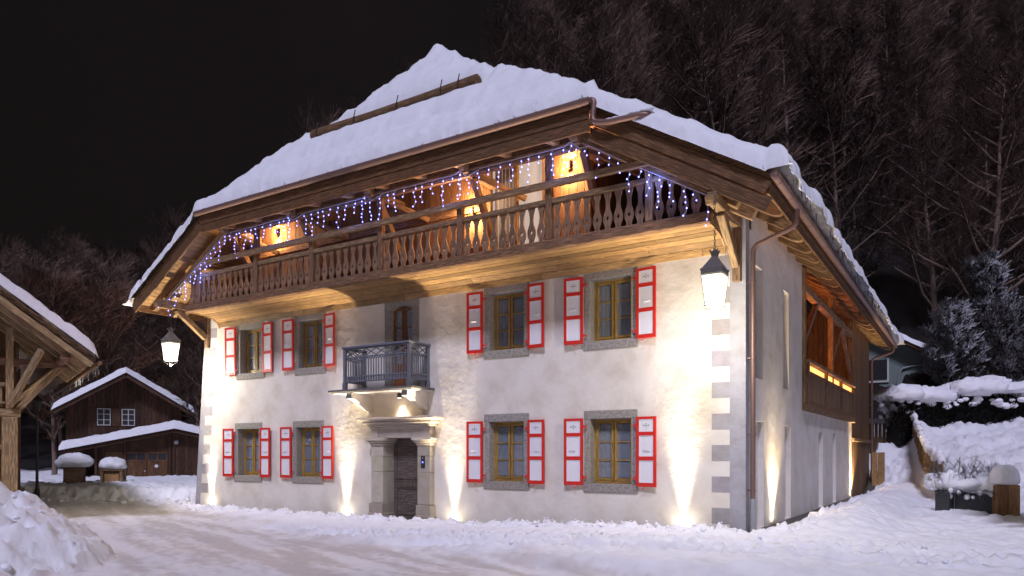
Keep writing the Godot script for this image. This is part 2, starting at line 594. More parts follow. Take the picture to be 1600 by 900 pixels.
func ground_h(x: float, z: float) -> float:
	var far := absf(x + 8.0) > 40.0 or z < -40.0
	var n1 := fn.get_noise_2d(x * 0.35, z * 0.35)
	var n2 := fn.get_noise_2d(x * 1.7 + 31.0, z * 1.7)
	var n3 := 0.0 if far else fn.get_noise_2d(x * 5.5 + 7.0, z * 5.5 + 3.0)
	var b := base_h(x)
	var g := wall_gap(x, z)
	if far: return 0.5 + n1 * 0.3 + hill(x, z)
	if g <= 0.0: return b
	var front := z > -0.3 and x > -21.0 and x < 1.4
	var y := b
	# snow left against the cleared strip along the walls
	var cover := sst(0.42, 0.95, g + n2 * 0.22 + n3 * 0.12)
	y += cover * (0.15 + 0.05 * n1 + 0.05 * n2 + 0.035 * n3)
	y += cover * 0.12 * bump(g, 1.0, 0.32) * (0.5 + n2 + n3)
	# wheel tracks through the snow in front of the house
	if z > 0.3:
		var zr := 2.75 - 0.095 * x
		var keep := sst(-17.0, -12.0, x)
		for k in [0.0, 0.72, 1.55]:
			var q: float = z - zr - k + n1 * 0.12
			y -= keep * 0.20 * bump(q, 0.0, 0.16) * (0.8 + 0.5 * n3)
			y += keep * 0.075 * bump(absf(q), 0.27, 0.1) * (0.6 + n3 * 1.6)
	# the driven road
	var rd := 0.0
	if x > -20.4: rd = sst(-0.55, 0.45, z - road_edge(x) + n1 * 0.5 + n2 * 0.15) if z > 0.0 else 0.0
	else: rd = sst(-0.1, 0.5, z - bank_edge(x) + n2 * 0.2)
	if x > -22.0 or z > bank_edge(x):
		var al := x * 0.93 + z * 0.37
		var ac := -x * 0.37 + z * 0.93
		var tk := fn.get_noise_2d(al * 0.12, ac * 1.9)
		y = lerpf(y, -0.19 + 0.03 * n1 + 0.008 * n2 + 0.006 * n3 + 0.014 * tk, rd)
	# the ploughed bank on the far side of the road
	if x < -19.9 and z < 6.0:
		var bk := sst(0.15, 1.0, bank_edge(x) - z + n2 * 0.35) * sst(-19.9, -20.6, x)
		y = lerpf(y, 0.42 + 0.16 * n1 + 0.10 * n2 + 0.07 * n3, bk)
	# the heap by the left chalet
	var m1 := 1.0 - ((x + 10.7) * (x + 10.7) + (z - 11.2) * (z - 11.2)) / 6.2
	var m2 := 1.0 - ((x + 14.2) * (x + 14.2) + (z - 12.0) * (z - 12.0)) / 18.0
	var m := maxf(maxf(m1 * 1.34, m2 * 1.6), -0.5)
	if m > -0.45:
		var hm := m + n2 * 0.21 + n3 * 0.12 + absf(n1) * 0.2
		y = maxf(y, y * 0.2 + hm)
	# snow along the side of the house and the rising garden behind
	if x > 0.0 and z < 4.0:
		var rise := sst(0.8, 2.0, x + n2 * 0.25) * sst(2.6, -2.2, z + n1 * 0.8)
		y += rise * (0.36 - 0.31 * sst(1.9, 3.2, x) + 0.10 * n1 + 0.03 * n2)
		if z < -5.0:
			var gard := sst(-0.25, 0.25, x - fence_x(z))
			var up := clampf((-9.0 - z) * 0.165, 0.0, 3.5)
			up += sst(-9.0, -13.0, z) * (0.45 * absf(n1) + 0.1 * n2)
			var st := clampf((-20.3 - z) / 5.6, 0.0, 1.0) * 7.0
			var fr := st - floorf(st)
			var step := (floorf(st) + sst(0.25, 0.9, fr)) / 7.0 * 2.2
			y = lerpf(y + step, y + up, gard)
	elif z < -22.7:
		y += clampf((-22.7 - z) / 5.0, 0.0, 1.0) * 2.2 * sst(-12.0, 0.0, x)
	return y + hill(x, z)

func surface_kind(x: float, z: float) -> String:
	var d := (x - EYE.x) * AHEAD.x + (z - EYE.z) * AHEAD.z
	var r := (x - EYE.x) * -AHEAD.z + (z - EYE.z) * AHEAD.x
	if d > lerpf(58.0, 43.0, sst(-28.0, -12.0, r)): return "hillside"
	var n1 := fn.get_noise_2d(x * 0.35, z * 0.35)
	var n2 := fn.get_noise_2d(x * 1.7 + 31.0, z * 1.7)
	if (x + 10.7) * (x + 10.7) + (z - 11.2) * (z - 11.2) < 6.6 or (x + 14.2) * (x + 14.2) + (z - 12.0) * (z - 12.0) < 18.2: return "snow_bank"
	if wall_gap(x, z) < 0.52 - n2 * 0.2 and x > -20.2: return "pavement"
	if x > -20.4:
		if z > 0.0 and z - road_edge(x) + n1 * 0.5 + n2 * 0.3 > 0.0 and x < 8.0: return "road"
	elif x > -60.0 and z > bank_edge(x) + 0.3 - n2 * 0.2: return "road"
	return "ground"

func axis(parts: Array) -> PackedFloat32Array:
	# parts: [from, to, step at the start, step at the end]
	var o := PackedFloat32Array()
	for p in parts:
		var x: float = p[0]
		while x < p[1] - 1e-4:
			o.push_back(x)
			x += lerpf(p[2], p[3], (x - p[0]) / (p[1] - p[0]))
	o.push_back(parts[parts.size() - 1][1])
	return o

func terrain() -> void:
	var xs := axis([[-260.0, -60.0, 14.0, 1.6], [-60.0, -30.0, 1.2, 0.3], [-30.0, -21.0, 0.2, 0.13], [-21.0, 7.0, 0.095, 0.095], [7.0, 20.0, 0.15, 1.0], [20.0, 150.0, 1.5, 12.0]])
	var zs := axis([[-260.0, -45.0, 14.0, 1.2], [-45.0, -14.0, 0.8, 0.3], [-14.0, -2.0, 0.25, 0.12], [-2.0, 13.5, 0.095, 0.095], [13.5, 22.0, 0.25, 0.8], [22.0, 80.0, 2.0, 9.0]])
	var nx := xs.size()
	var nz := zs.size()
	var hs := PackedFloat32Array()
	hs.resize(nx * nz)
	for j in nz:
		for i in nx: hs[j * nx + i] = ground_h(xs[i], zs[j])
	var idx := {}
	for k in ["ground", "road", "pavement", "snow_bank", "hillside"]: idx[k] = PackedInt32Array()
	for j in nz - 1:
		for i in nx - 1:
			var x := (xs[i] + xs[i + 1]) * 0.5
			var z := (zs[j] + zs[j + 1]) * 0.5
			if x > -19.4 and x < -0.4 and z < -0.4 and z > -22.3: continue
			var a := j * nx + i
			var ar: PackedInt32Array = idx[surface_kind(x, z)]
			ar.append_array(PackedInt32Array([a, a + 1, a + nx + 1, a, a + nx + 1, a + nx]))
	var vs := PackedVector3Array()
	var ns := PackedVector3Array()
	vs.resize(nx * nz)
	ns.resize(nx * nz)
	for j in nz:
		var j0 := maxi(j - 1, 0)
		var j1 := mini(j + 1, nz - 1)
		for i in nx:
			var i0 := maxi(i - 1, 0)
			var i1 := mini(i + 1, nx - 1)
			vs[j * nx + i] = Vector3(xs[i], hs[j * nx + i], zs[j])
			var sx := (hs[j * nx + i1] - hs[j * nx + i0]) / (xs[i1] - xs[i0])
			var sz := (hs[j1 * nx + i] - hs[j0 * nx + i]) / (zs[j1] - zs[j0])
			ns[j * nx + i] = Vector3(-sx, 1.0, -sz).normalized()
	var looks := {"ground": "snow", "road": "snow", "pavement": "wet_stone", "snow_bank": "snow", "hillside": "forest_floor"}
	for k in idx:
		var src: PackedInt32Array = idx[k]
		if src.is_empty(): continue
		var remap := {}
		var v2 := PackedVector3Array()
		var n2 := PackedVector3Array()
		var i2 := PackedInt32Array()
		i2.resize(src.size())
		for q in src.size():
			var s := src[q]
			if not remap.has(s):
				remap[s] = v2.size()
				v2.push_back(vs[s])
				n2.push_back(ns[s])
			i2[q] = remap[s]
		var cc := PackedColorArray()
		cc.resize(v2.size())
		cc.fill(Color.WHITE)
		if k in ["road", "ground"]:
			for q in v2.size():
				var p := v2[q]
				if p.z < -8.0 or p.x > 9.0: continue
				var e := p.z - road_edge(p.x) if p.x > -20.4 else p.z - bank_edge(p.x) - 0.2
				var on := sst(-0.9, 0.9, e + 0.8 * fn.get_noise_2d(p.x * 0.8, p.z * 0.8))
				if p.z > 0.8 and p.x > -16.0 and e < 0.0:
					var q0 := p.z - 2.75 + 0.095 * p.x + fn.get_noise_2d(p.x * 0.35, p.z * 0.35) * 0.12
					var rut := maxf(maxf(bump(q0, 0.0, 0.16), bump(q0, 0.72, 0.16)), bump(q0, 1.55, 0.16))
					cc[q] = Color(1, 1, 1).lerp(Color(0.64, 0.60, 0.57), rut * 0.85)
				if on <= 0.0: continue
				var al := p.x * 0.93 + p.z * 0.37
				var ac := -p.x * 0.37 + p.z * 0.93
				var dirt := sst(-0.25, 0.55, fn.get_noise_2d(al * 0.16 + 5.0, ac * 1.3 + 3.0) + 0.5 * fn.get_noise_2d(al * 1.6, ac * 4.2) + 0.3 * fn.get_noise_2d(p.x * 7.0, p.z * 7.0) + 0.3 * bump(ac, 9.4, 1.3) + 0.3 * bump(ac, 7.2, 0.8))
				cc[q] = Color(1, 1, 1).lerp(Color(0.92, 0.89, 0.86), on).lerp(Color(0.52, 0.445, 0.37), dirt * 0.6 * on)
		var a := []
		a.resize(Mesh.ARRAY_MAX)
		a[Mesh.ARRAY_VERTEX] = v2
		a[Mesh.ARRAY_NORMAL] = n2
		a[Mesh.ARRAY_COLOR] = cc
		a[Mesh.ARRAY_INDEX] = i2
		var m := ArrayMesh.new()
		m.add_surface_from_arrays(Mesh.PRIMITIVE_TRIANGLES, a)
		var o := put(k, m, M[looks[k]])
		match k:
			"ground": tag(o, "lumpy white snow lying round the large house and over the garden", "", "", "structure")
			"road": tag(o, "driven road of packed dirty snow curving past the front of the house", "", "", "structure")
			"pavement": tag(o, "narrow bare stone strip along the foot of the house walls", "", "", "structure")
			"hillside": tag(o, "steep dark wooded hillside behind the buildings", "", "", "structure")
			"snow_bank": tag(o, "ploughed heap of snow at the bottom left beside the road", "snow bank", "", "stuff")

# ------------------------------------------------------------------ the large house
const EX0 := -20.75   # left eave, right eave, their height; the hip's corners, ridge
const EX1 := 0.95
const EY := 7.19
const HX0 := -16.9
const HX1 := -2.9
const HY := 9.5
const FZ := 1.9
const RX := -9.9
const RY := 13.7
const RZ := -1.6
const BZ := -24.3
var house_node: Node3D

func roof_y(x: float, z: float) -> float:
	return minf(minf(EY + 0.6 * (EX1 - x), EY + 0.6 * (x - EX0)), HY + 1.2 * (FZ - z))

func left_edge(y: float) -> float:
	return -19.35 - 0.092 * (6.6 - y)

# a wall in the x-y plane, its face at z = 0, with rectangular holes [x0, x1, y0, y1]
func pierced(holes: Array, x0: float, x1: float, y0: float, y1: float, thick: float, lean := false, reveals := true) -> MB:
	var m := MB.new()
	var xs: Array = [x0, x1]
	var ys: Array = [y0, y1]
	for h in holes:
		for k in [0, 1]:
			if not xs.has(h[k]): xs.push_back(h[k])
			if not ys.has(h[k + 2]): ys.push_back(h[k + 2])
	xs.sort()
	ys.sort()
	for i in xs.size() - 1:
		for j in ys.size() - 1:
			var cx: float = (xs[i] + xs[i + 1]) * 0.5
			var cy: float = (ys[j] + ys[j + 1]) * 0.5
			var hole := false
			for h in holes:
				if cx > h[0] and cx < h[1] and cy > h[2] and cy < h[3]: hole = true
			if hole: continue
			for z in [0.0, -thick]:
				var q: Array = []
				for k in [[i, j], [i + 1, j], [i + 1, j + 1], [i, j + 1]]:
					var px: float = xs[k[0]]
					if lean and k[0] == 0: px = left_edge(ys[k[1]])
					q.push_back(Vector3(px, ys[k[1]], z))
				m.poly(q, Vector3(cx, cy, -thick * 0.5), Vector3.RIGHT, Vector3.UP)
	if reveals:
		for h in holes:
			var c := Vector3((h[0] + h[1]) * 0.5, (h[2] + h[3]) * 0.5, -thick * 0.5)
			for s in [[h[0], h[2], h[0], h[3]], [h[1], h[2], h[1], h[3]], [h[0], h[2], h[1], h[2]], [h[0], h[3], h[1], h[3]]]:
				var a := Vector3(s[0], s[1], 0)
				var b := Vector3(s[2], s[3], 0)
				m.poly([a, b, b + Vector3(0, 0, -thick), a + Vector3(0, 0, -thick)], c + (a + b) * 0.5 * 2.0 - c * 2.0 + Vector3(0, 0, 0), Vector3.BACK, (b - a).normalized())
	return m

func turned(m: MB, xf: Transform3D) -> MB:
	for i in m.v.size():
		m.v[i] = xf * m.v[i]
		m.n[i] = xf.basis * m.n[i]
	return m

# planks filling a flat field: along g for length, stacked along h
func planks(called: String, parent: Node, mt: Material, o: Vector3, g: Vector3, h: Vector3, length: float, height: float, w: float, thick: float, piece := 0.0, lo := 0.7, hi := 1.0) -> void:
	var nn := g.cross(h).normalized()
	var k := 0.0
	while k < height - 0.02:
		var ww := minf(w * R.randf_range(0.85, 1.15), height - k)
		var u := 0.0
		while u < length - 0.02:
			var l := length - u if piece <= 0.0 else minf(piece * R.randf_range(0.6, 1.3), length - u)
			if length - u - l < 0.4: l = length - u
			var m := fresh(lo, hi)
			var lift := R.randf_range(-0.004, 0.004)
			m.box(o + g * (u + l * 0.5) + h * (k + ww * 0.5) + nn * lift, Vector3(l - 0.008, ww - 0.014, thick), Basis(g, h, nn), 0.004)
			put(called, m, mt, parent)
			u += l
		k += ww

func house() -> void:
	var H := node("alpine_house")
	house_node = H
	tag(H, "large old cream plastered house with red shutters, timber gallery and snow covered roof", "house")
	var wins: Array = []
	for cx in [-16.84, -13.88, -6.33, -3.28]: wins.push_back([cx, 4.57, 6.11])
	for cx in [-16.97, -13.99, -6.33, -3.28]: wins.push_back([cx, 1.02, 2.63])
	var holes: Array = []
	for w in wins: holes.push_back([w[0] - 0.71, w[0] + 0.71, w[1] - 0.21, w[2] + 0.21])
	holes.push_back([-10.67, -9.34, 3.66, 6.32])
	holes.push_back([-10.62, -9.20, -0.6, 2.42])
	var wall := pierced(holes, -19.9, 0.0, -0.6, 6.86, 0.5, true)
	put("front_wall", wall, M.plaster, H)
	var pier := MB.new()
	pier.span(-0.62, 0.0, 6.861, 7.42, -0.5, 0.0)
	pier.span(-19.38, -18.8, 6.861, 7.3, -0.5, 0.0)
	put("corner_pier", pier, M.smooth_plaster, H)
	# the side wall: cleared niches are shallow, the gallery opening goes right through
	var niches: Array = []
	for a in [[0.82, 1.56, 3.54, 6.17], [3.82, 4.5, 3.52, 6.15], [0.88, 1.66, 0.0, 2.53], [3.98, 4.78, 0.0, 2.53], [9.1, 9.92, 0.0, 2.49], [11.95, 12.68, 0.0, 2.5]]: niches.push_back(a)
	var sxf := Transform3D(Basis(Vector3(0, 0, -1), Vector3.UP, Vector3(1, 0, 0)), Vector3(0.0, 0, 0))
	put("side_wall", turned(pierced(niches.slice(0, 4), 0.0, 6.35, -0.6, 7.42, 0.14), sxf), M.smooth_plaster, H)
	put("side_wall", turned(pierced(niches.slice(4), 6.35, 16.75, -0.6, 3.12, 0.14), sxf), M.smooth_plaster, H)
	var backing := MB.new()
	backing.span(-0.5, -0.142, -0.6, 7.4, -6.35, -0.502)
	backing.span(-0.5, -0.142, -0.6, 3.1, -16.75, -6.35)
	put("niche_back", backing, M.smooth_plaster, H)
	var rest := MB.new()
	rest.span(-19.6, -19.2, -0.6, 7.2, -22.7, -0.502)
	rest.span(-19.2, -0.5, -0.6, 9.0, -22.7, -22.4)
	rest.span(-0.5, -0.04, -0.6, 7.3, -22.4, -16.75)
	put("rear_wall", rest, M.smooth_plaster, H)
	quoins(H)
	for w in wins: window(H, w[0], w[1], w[2])
	shutters(H, wins)
	balcony_door(H)
	portal(H)
	door_balcony(H)
	gallery(H)
	roof(H)
	side_gallery(H)
	pipes(H)

func quoins(H: Node3D) -> void:
	var strip := MB.new()
	strip.span(-0.35, 0.004, -0.35, 7.42, -0.001, 0.004)
	strip.span(0.0005, 0.004, -0.35, 7.42, -0.30, 0.0)
	put("corner_strip", strip, M.quoin_paint, H)
	for i in 9:
		var y := 6.24 - i * 0.713
		var q := MB.new()
		q.col = tone(0.92, 1.0)
		q.span(-0.76, -0.351, y - 0.36, y, -0.001, 0.0045)
		put("quoin", q, M.quoin_paint, H)
	var ls := MB.new()
	for i in 10:
		var y0 := -0.3 + i * 0.7
		ls.poly([Vector3(left_edge(y0), y0, 0.004), Vector3(left_edge(y0) + 0.28, y0, 0.004), Vector3(left_edge(y0 + 0.7) + 0.28, y0 + 0.7, 0.004), Vector3(left_edge(y0 + 0.7), y0 + 0.7, 0.004)], Vector3(-19, y0, -1), Vector3.RIGHT, Vector3.UP)
	put("corner_strip", ls, M.quoin_paint, H)
	for i in 9:
		var y := 6.3 - i * 0.7
		var q := MB.new()
		q.col = tone(0.92, 1.0)
		q.span(left_edge(y - 0.2) + 0.281, left_edge(y - 0.2) + 0.7, y - 0.35, y, -0.001, 0.0045)
		put("quoin", q, M.quoin_paint, H)

func window(H: Node3D, cx: float, y0: float, y1: float) -> void:
	var W := node("window", H, Vector3(cx, 0, 0))
	var bits := [["lintel", -0.72, 0.72, y1, y1 + 0.215, 0.018], ["sill", -0.73, 0.73, y0 - 0.215, y0, 0.035], ["jamb", -0.71, -0.55, y0 + 0.001, y1 - 0.001, 0.014], ["jamb", 0.55, 0.71, y0 + 0.001, y1 - 0.001, 0.014]]
	for b in bits:
		var m := fresh(0.85, 1.0)
		m.span(b[1], b[2], b[3], b[4], -0.32, b[5], 0.012)
		put(b[0], m, M.grey_stone, W)
	var f := fresh(0.9, 1.0)
	f.span(-0.549, -0.49, y0 + 0.001, y1 - 0.001, -0.31, -0.24)
	f.span(0.49, 0.549, y0 + 0.001, y1 - 0.001, -0.31, -0.24)
	f.span(-0.49, 0.49, y0 + 0.001, y0 + 0.07, -0.31, -0.235)
	f.span(-0.49, 0.49, y1 - 0.055, y1 - 0.001, -0.31, -0.24)
	put("frame", f, M.window_wood, W)
	var bot := y0 + 0.071
	var top := y1 - 0.056
	var third := (top - bot - 0.12) / 3.0
	for s in [-1.0, 1.0]:
		var c := fresh(0.88, 1.0)
		c.span(s * 0.012, s * 0.072, bot, top, -0.285, -0.215, 0.006)
		c.span(s * 0.43, s * 0.489, bot, top, -0.285, -0.225, 0.006)
		c.span(s * 0.072, s * 0.43, bot, bot + 0.065, -0.285, -0.225, 0.006)
		c.span(s * 0.072, s * 0.43, top - 0.055, top, -0.285, -0.225, 0.006)
		for k in [1, 2]:
			var y: float = bot + 0.0625 + k * third
			c.span(s * 0.072, s * 0.43, y - 0.014, y + 0.014, -0.275, -0.235)
		put("casement", c, M.window_wood, W)
		for k in 3:
			var p := MB.new()
			p.box(Vector3(s * 0.25, bot + 0.0625 + (k + 0.5) * third, -0.262), Vector3(0.357, third - 0.03, 0.006))
			put("pane", p, M.glass, W)
	var cu := fresh(0.6, 1.0)
	var left := R.randf() < 0.5
	var cw := R.randf_range(0.3, 0.75)
	var n := int(cw / 0.055)
	for i in n:
		var xa := -0.52 + i * 0.055 if left else 0.52 - i * 0.055
		cu.box(Vector3(xa, (y0 + y1) * 0.5, -0.40 + 0.016 * (i % 2)), Vector3(0.05, y1 - y0 - 0.04, 0.02), Basis(Vector3.UP, 0.5 if i % 2 else -0.5))
	put("curtain", cu, M.curtain, W)
	var rm := MB.new()
	var z0 := -0.33
	var z1 := -1.5
	var q := [Vector3(-0.71, y0 - 0.2, z0), Vector3(0.71, y0 - 0.2, z0), Vector3(0.71, y1 + 0.2, z0), Vector3(-0.71, y1 + 0.2, z0)]
	for i in 4:
		var a: Vector3 = q[i]
		var b: Vector3 = q[(i + 1) % 4]
		rm.poly([a, b, Vector3(b.x, b.y, z1), Vector3(a.x, a.y, z1)], Vector3(0, 100, 0) if i == 0 else (a + b) * 3.0, (b - a).normalized(), Vector3.BACK)
	rm.poly([Vector3(q[0].x, q[0].y, z1), Vector3(q[1].x, q[1].y, z1), Vector3(q[2].x, q[2].y, z1), Vector3(q[3].x, q[3].y, z1)], Vector3(0, 0, -9), Vector3.RIGHT, Vector3.UP)
	put("room", rm, M.room_dark, W)

func shutters(H: Node3D, wins: Array) -> void:
	var set_ := {}
	var ht := 1.68
	for s in [-1.0, 1.0]:
		var d := {}
		var f := fresh(0.95, 1.0)
		f.col = Color.WHITE
		var ys := [[0.0, 0.095], [0.63, 0.725], [1.225, 1.315], [1.615, ht]]
		f.span(s * 0.0, s * 0.075, 0.0, ht, 0.0, 0.04, 0.005)
		f.span(s * 0.445, s * 0.52, 0.0, ht, 0.0, 0.04, 0.005)
		for y in ys: f.span(s * 0.0751, s * 0.4449, y[0] + 0.001, y[1] - 0.001, 0.001, 0.039, 0.004)
		d["frame"] = f.mesh()
		d["panels"] = []
		for y in [[0.095, 0.63], [0.725, 1.225], [1.315, 1.615]]:
			var p := MB.new()
			p.span(s * 0.0751, s * 0.4449, y[0], y[1], 0.006, 0.022)
			p.span(s * 0.0751, s * 0.092, y[0], y[1], 0.0225, 0.033, 0.004)
			p.span(s * 0.428, s * 0.4449, y[0], y[1], 0.0225, 0.033, 0.004)
			p.span(s * 0.0925, s * 0.4275, y[0], y[0] + 0.017, 0.0225, 0.033, 0.004)
			p.span(s * 0.0925, s * 0.4275, y[1] - 0.017, y[1], 0.0225, 0.033, 0.004)
			if y[0] == 0.725:
				p.box(Vector3(s * 0.285, 0.865, 0.034), Vector3(0.17, 0.05, 0.02), Basis(Vector3.RIGHT, 0.35), 0.004)
			d["panels"].push_back(p.mesh())
		var e := MB.new()
		for k in [-1.0, 1.0]:
			e.box(Vector3(s * 0.26 + k * 0.042, 1.47, 0.0235), Vector3(0.066, 0.010, 0.004))
			e.box(Vector3(s * 0.26 + k * 0.066, 1.47, 0.024), Vector3(0.012, 0.026, 0.004))
			e.box(Vector3(s * 0.26, 1.47 + k * 0.042, 0.0235), Vector3(0.014, 0.026, 0.004))
		e.box(Vector3(s * 0.26, 1.47, 0.0245), Vector3(0.014, 0.014, 0.004), Basis(Vector3.BACK, PI / 4))
		d["emblem"] = e.mesh()
		d["hinges"] = []
		for y in [0.2, 1.47]:
			var hg := MB.new()
			hg.span(s * -0.10, s * 0.001, y - 0.022, y + 0.022, 0.008, 0.026, 0.004)
			hg.tube([Vector3(s * -0.012, y - 0.05, 0.03), Vector3(s * -0.012, y + 0.05, 0.03)], 0.014)
			d["hinges"].push_back(hg.mesh())
		var hk := MB.new()
		hk.tube([Vector3(s * 0.24, 0.03, 0.04), Vector3(s * 0.24, -0.02, 0.07), Vector3(s * 0.20, -0.06, 0.075), Vector3(s * 0.16, -0.05, 0.06)], 0.009, 6)
		d["hook"] = hk.mesh()
		set_[s] = d
	for w in wins:
		for s in [-1.0, 1.0]:
			var d: Dictionary = set_[s]
			var swing := R.randf_range(0.03, 0.11)
			var S := node("shutter", H, Vector3(w[0] + s * 0.715, w[1] - 0.045, 0.055), Basis(Vector3.UP, -s * swing))
			put("frame", d["frame"], M.red_paint, S)
			for p in d["panels"]: put("panel", p, M.white_panel, S)
			put("emblem", d["emblem"], M.dark_paint, S)
			for p in d["hinges"]: put("hinge", p, M.red_paint, S)
			put("hook", d["hook"], M.red_paint, S)

func arch_outline(x0: float, x1: float, y0: float, y1: float, rise: float) -> PackedVector2Array:
	var p := PackedVector2Array([Vector2(x0, y0), Vector2(x1, y0)])
	for i in 11:
		var t := i / 10.0
		p.push_back(Vector2(lerpf(x1, x0, t), y1 + rise * (1.0 - (2.0 * t - 1.0) * (2.0 * t - 1.0))))
	return p

func balcony_door(H: Node3D) -> void:
	var D := node("balcony_door", H, Vector3(-10.005, 0, 0))
	# stone surround: jambs of three stones and a cambered lintel
	for s in [-1.0, 1.0]:
		for k in 3:
			var m := fresh(0.85, 1.0)
			m.span(s * 0.40, s * 0.665, 3.66 + k * 0.79, 3.66 + (k + 1) * 0.79 - 0.004, -0.34, 0.016, 0.008)
			put("jamb", m, M.grey_stone, D)
	var li := fresh(0.9, 1.0)
	var p := PackedVector2Array([Vector2(0.665, 6.032), Vector2(0.665, 6.33), Vector2(-0.665, 6.33), Vector2(-0.665, 6.032)])
	for i in 11:
		var t := i / 10.0
		p.push_back(Vector2(lerpf(-0.40, 0.40, t), 6.032 + 0.12 * (1.0 - (2.0 * t - 1.0) * (2.0 * t - 1.0))))
	li.extrude(p, 0.357, Transform3D(Basis(), Vector3(0, 0, -0.34)))
	put("lintel", li, M.grey_stone, D)
	for s in [-1.0, 1.0]:
		var l := fresh(0.9, 1.0)
		l.span(s * 0.012, s * 0.09, 3.68, 6.13, -0.16, -0.10, 0.006)
		l.span(s * 0.32, s * 0.40, 3.68, 6.10, -0.16, -0.10, 0.006)
		for y in [[3.68, 3.8], [4.35, 4.45], [4.96, 5.0], [5.5, 5.54], [6.02, 6.12]]: l.span(s * 0.091, s * 0.319, y[0], y[1], -0.15, -0.11, 0.004)
		l.span(s * 0.091, s * 0.319, 3.8, 4.35, -0.14, -0.122)
		put("leaf", l, M.door_brown, D)
		for y in [[4.45, 4.96], [5.0, 5.5], [5.54, 6.02]]:
			var g := MB.new()
			g.box(Vector3(s * 0.205, (y[0] + y[1]) * 0.5, -0.13), Vector3(0.226, y[1] - y[0] - 0.004, 0.006))
			put("pane", g, M.glass, D)
	var b := MB.new()
	b.poly([Vector3(-0.45, 3.6, -0.22), Vector3(0.45, 3.6, -0.22), Vector3(0.45, 6.3, -0.22), Vector3(-0.45, 6.3, -0.22)], Vector3(0, 5, -3), Vector3.RIGHT, Vector3.UP)
	b.col = Color(1, 0.6, 0.35)
	put("curtain", b, M.curtain, D)

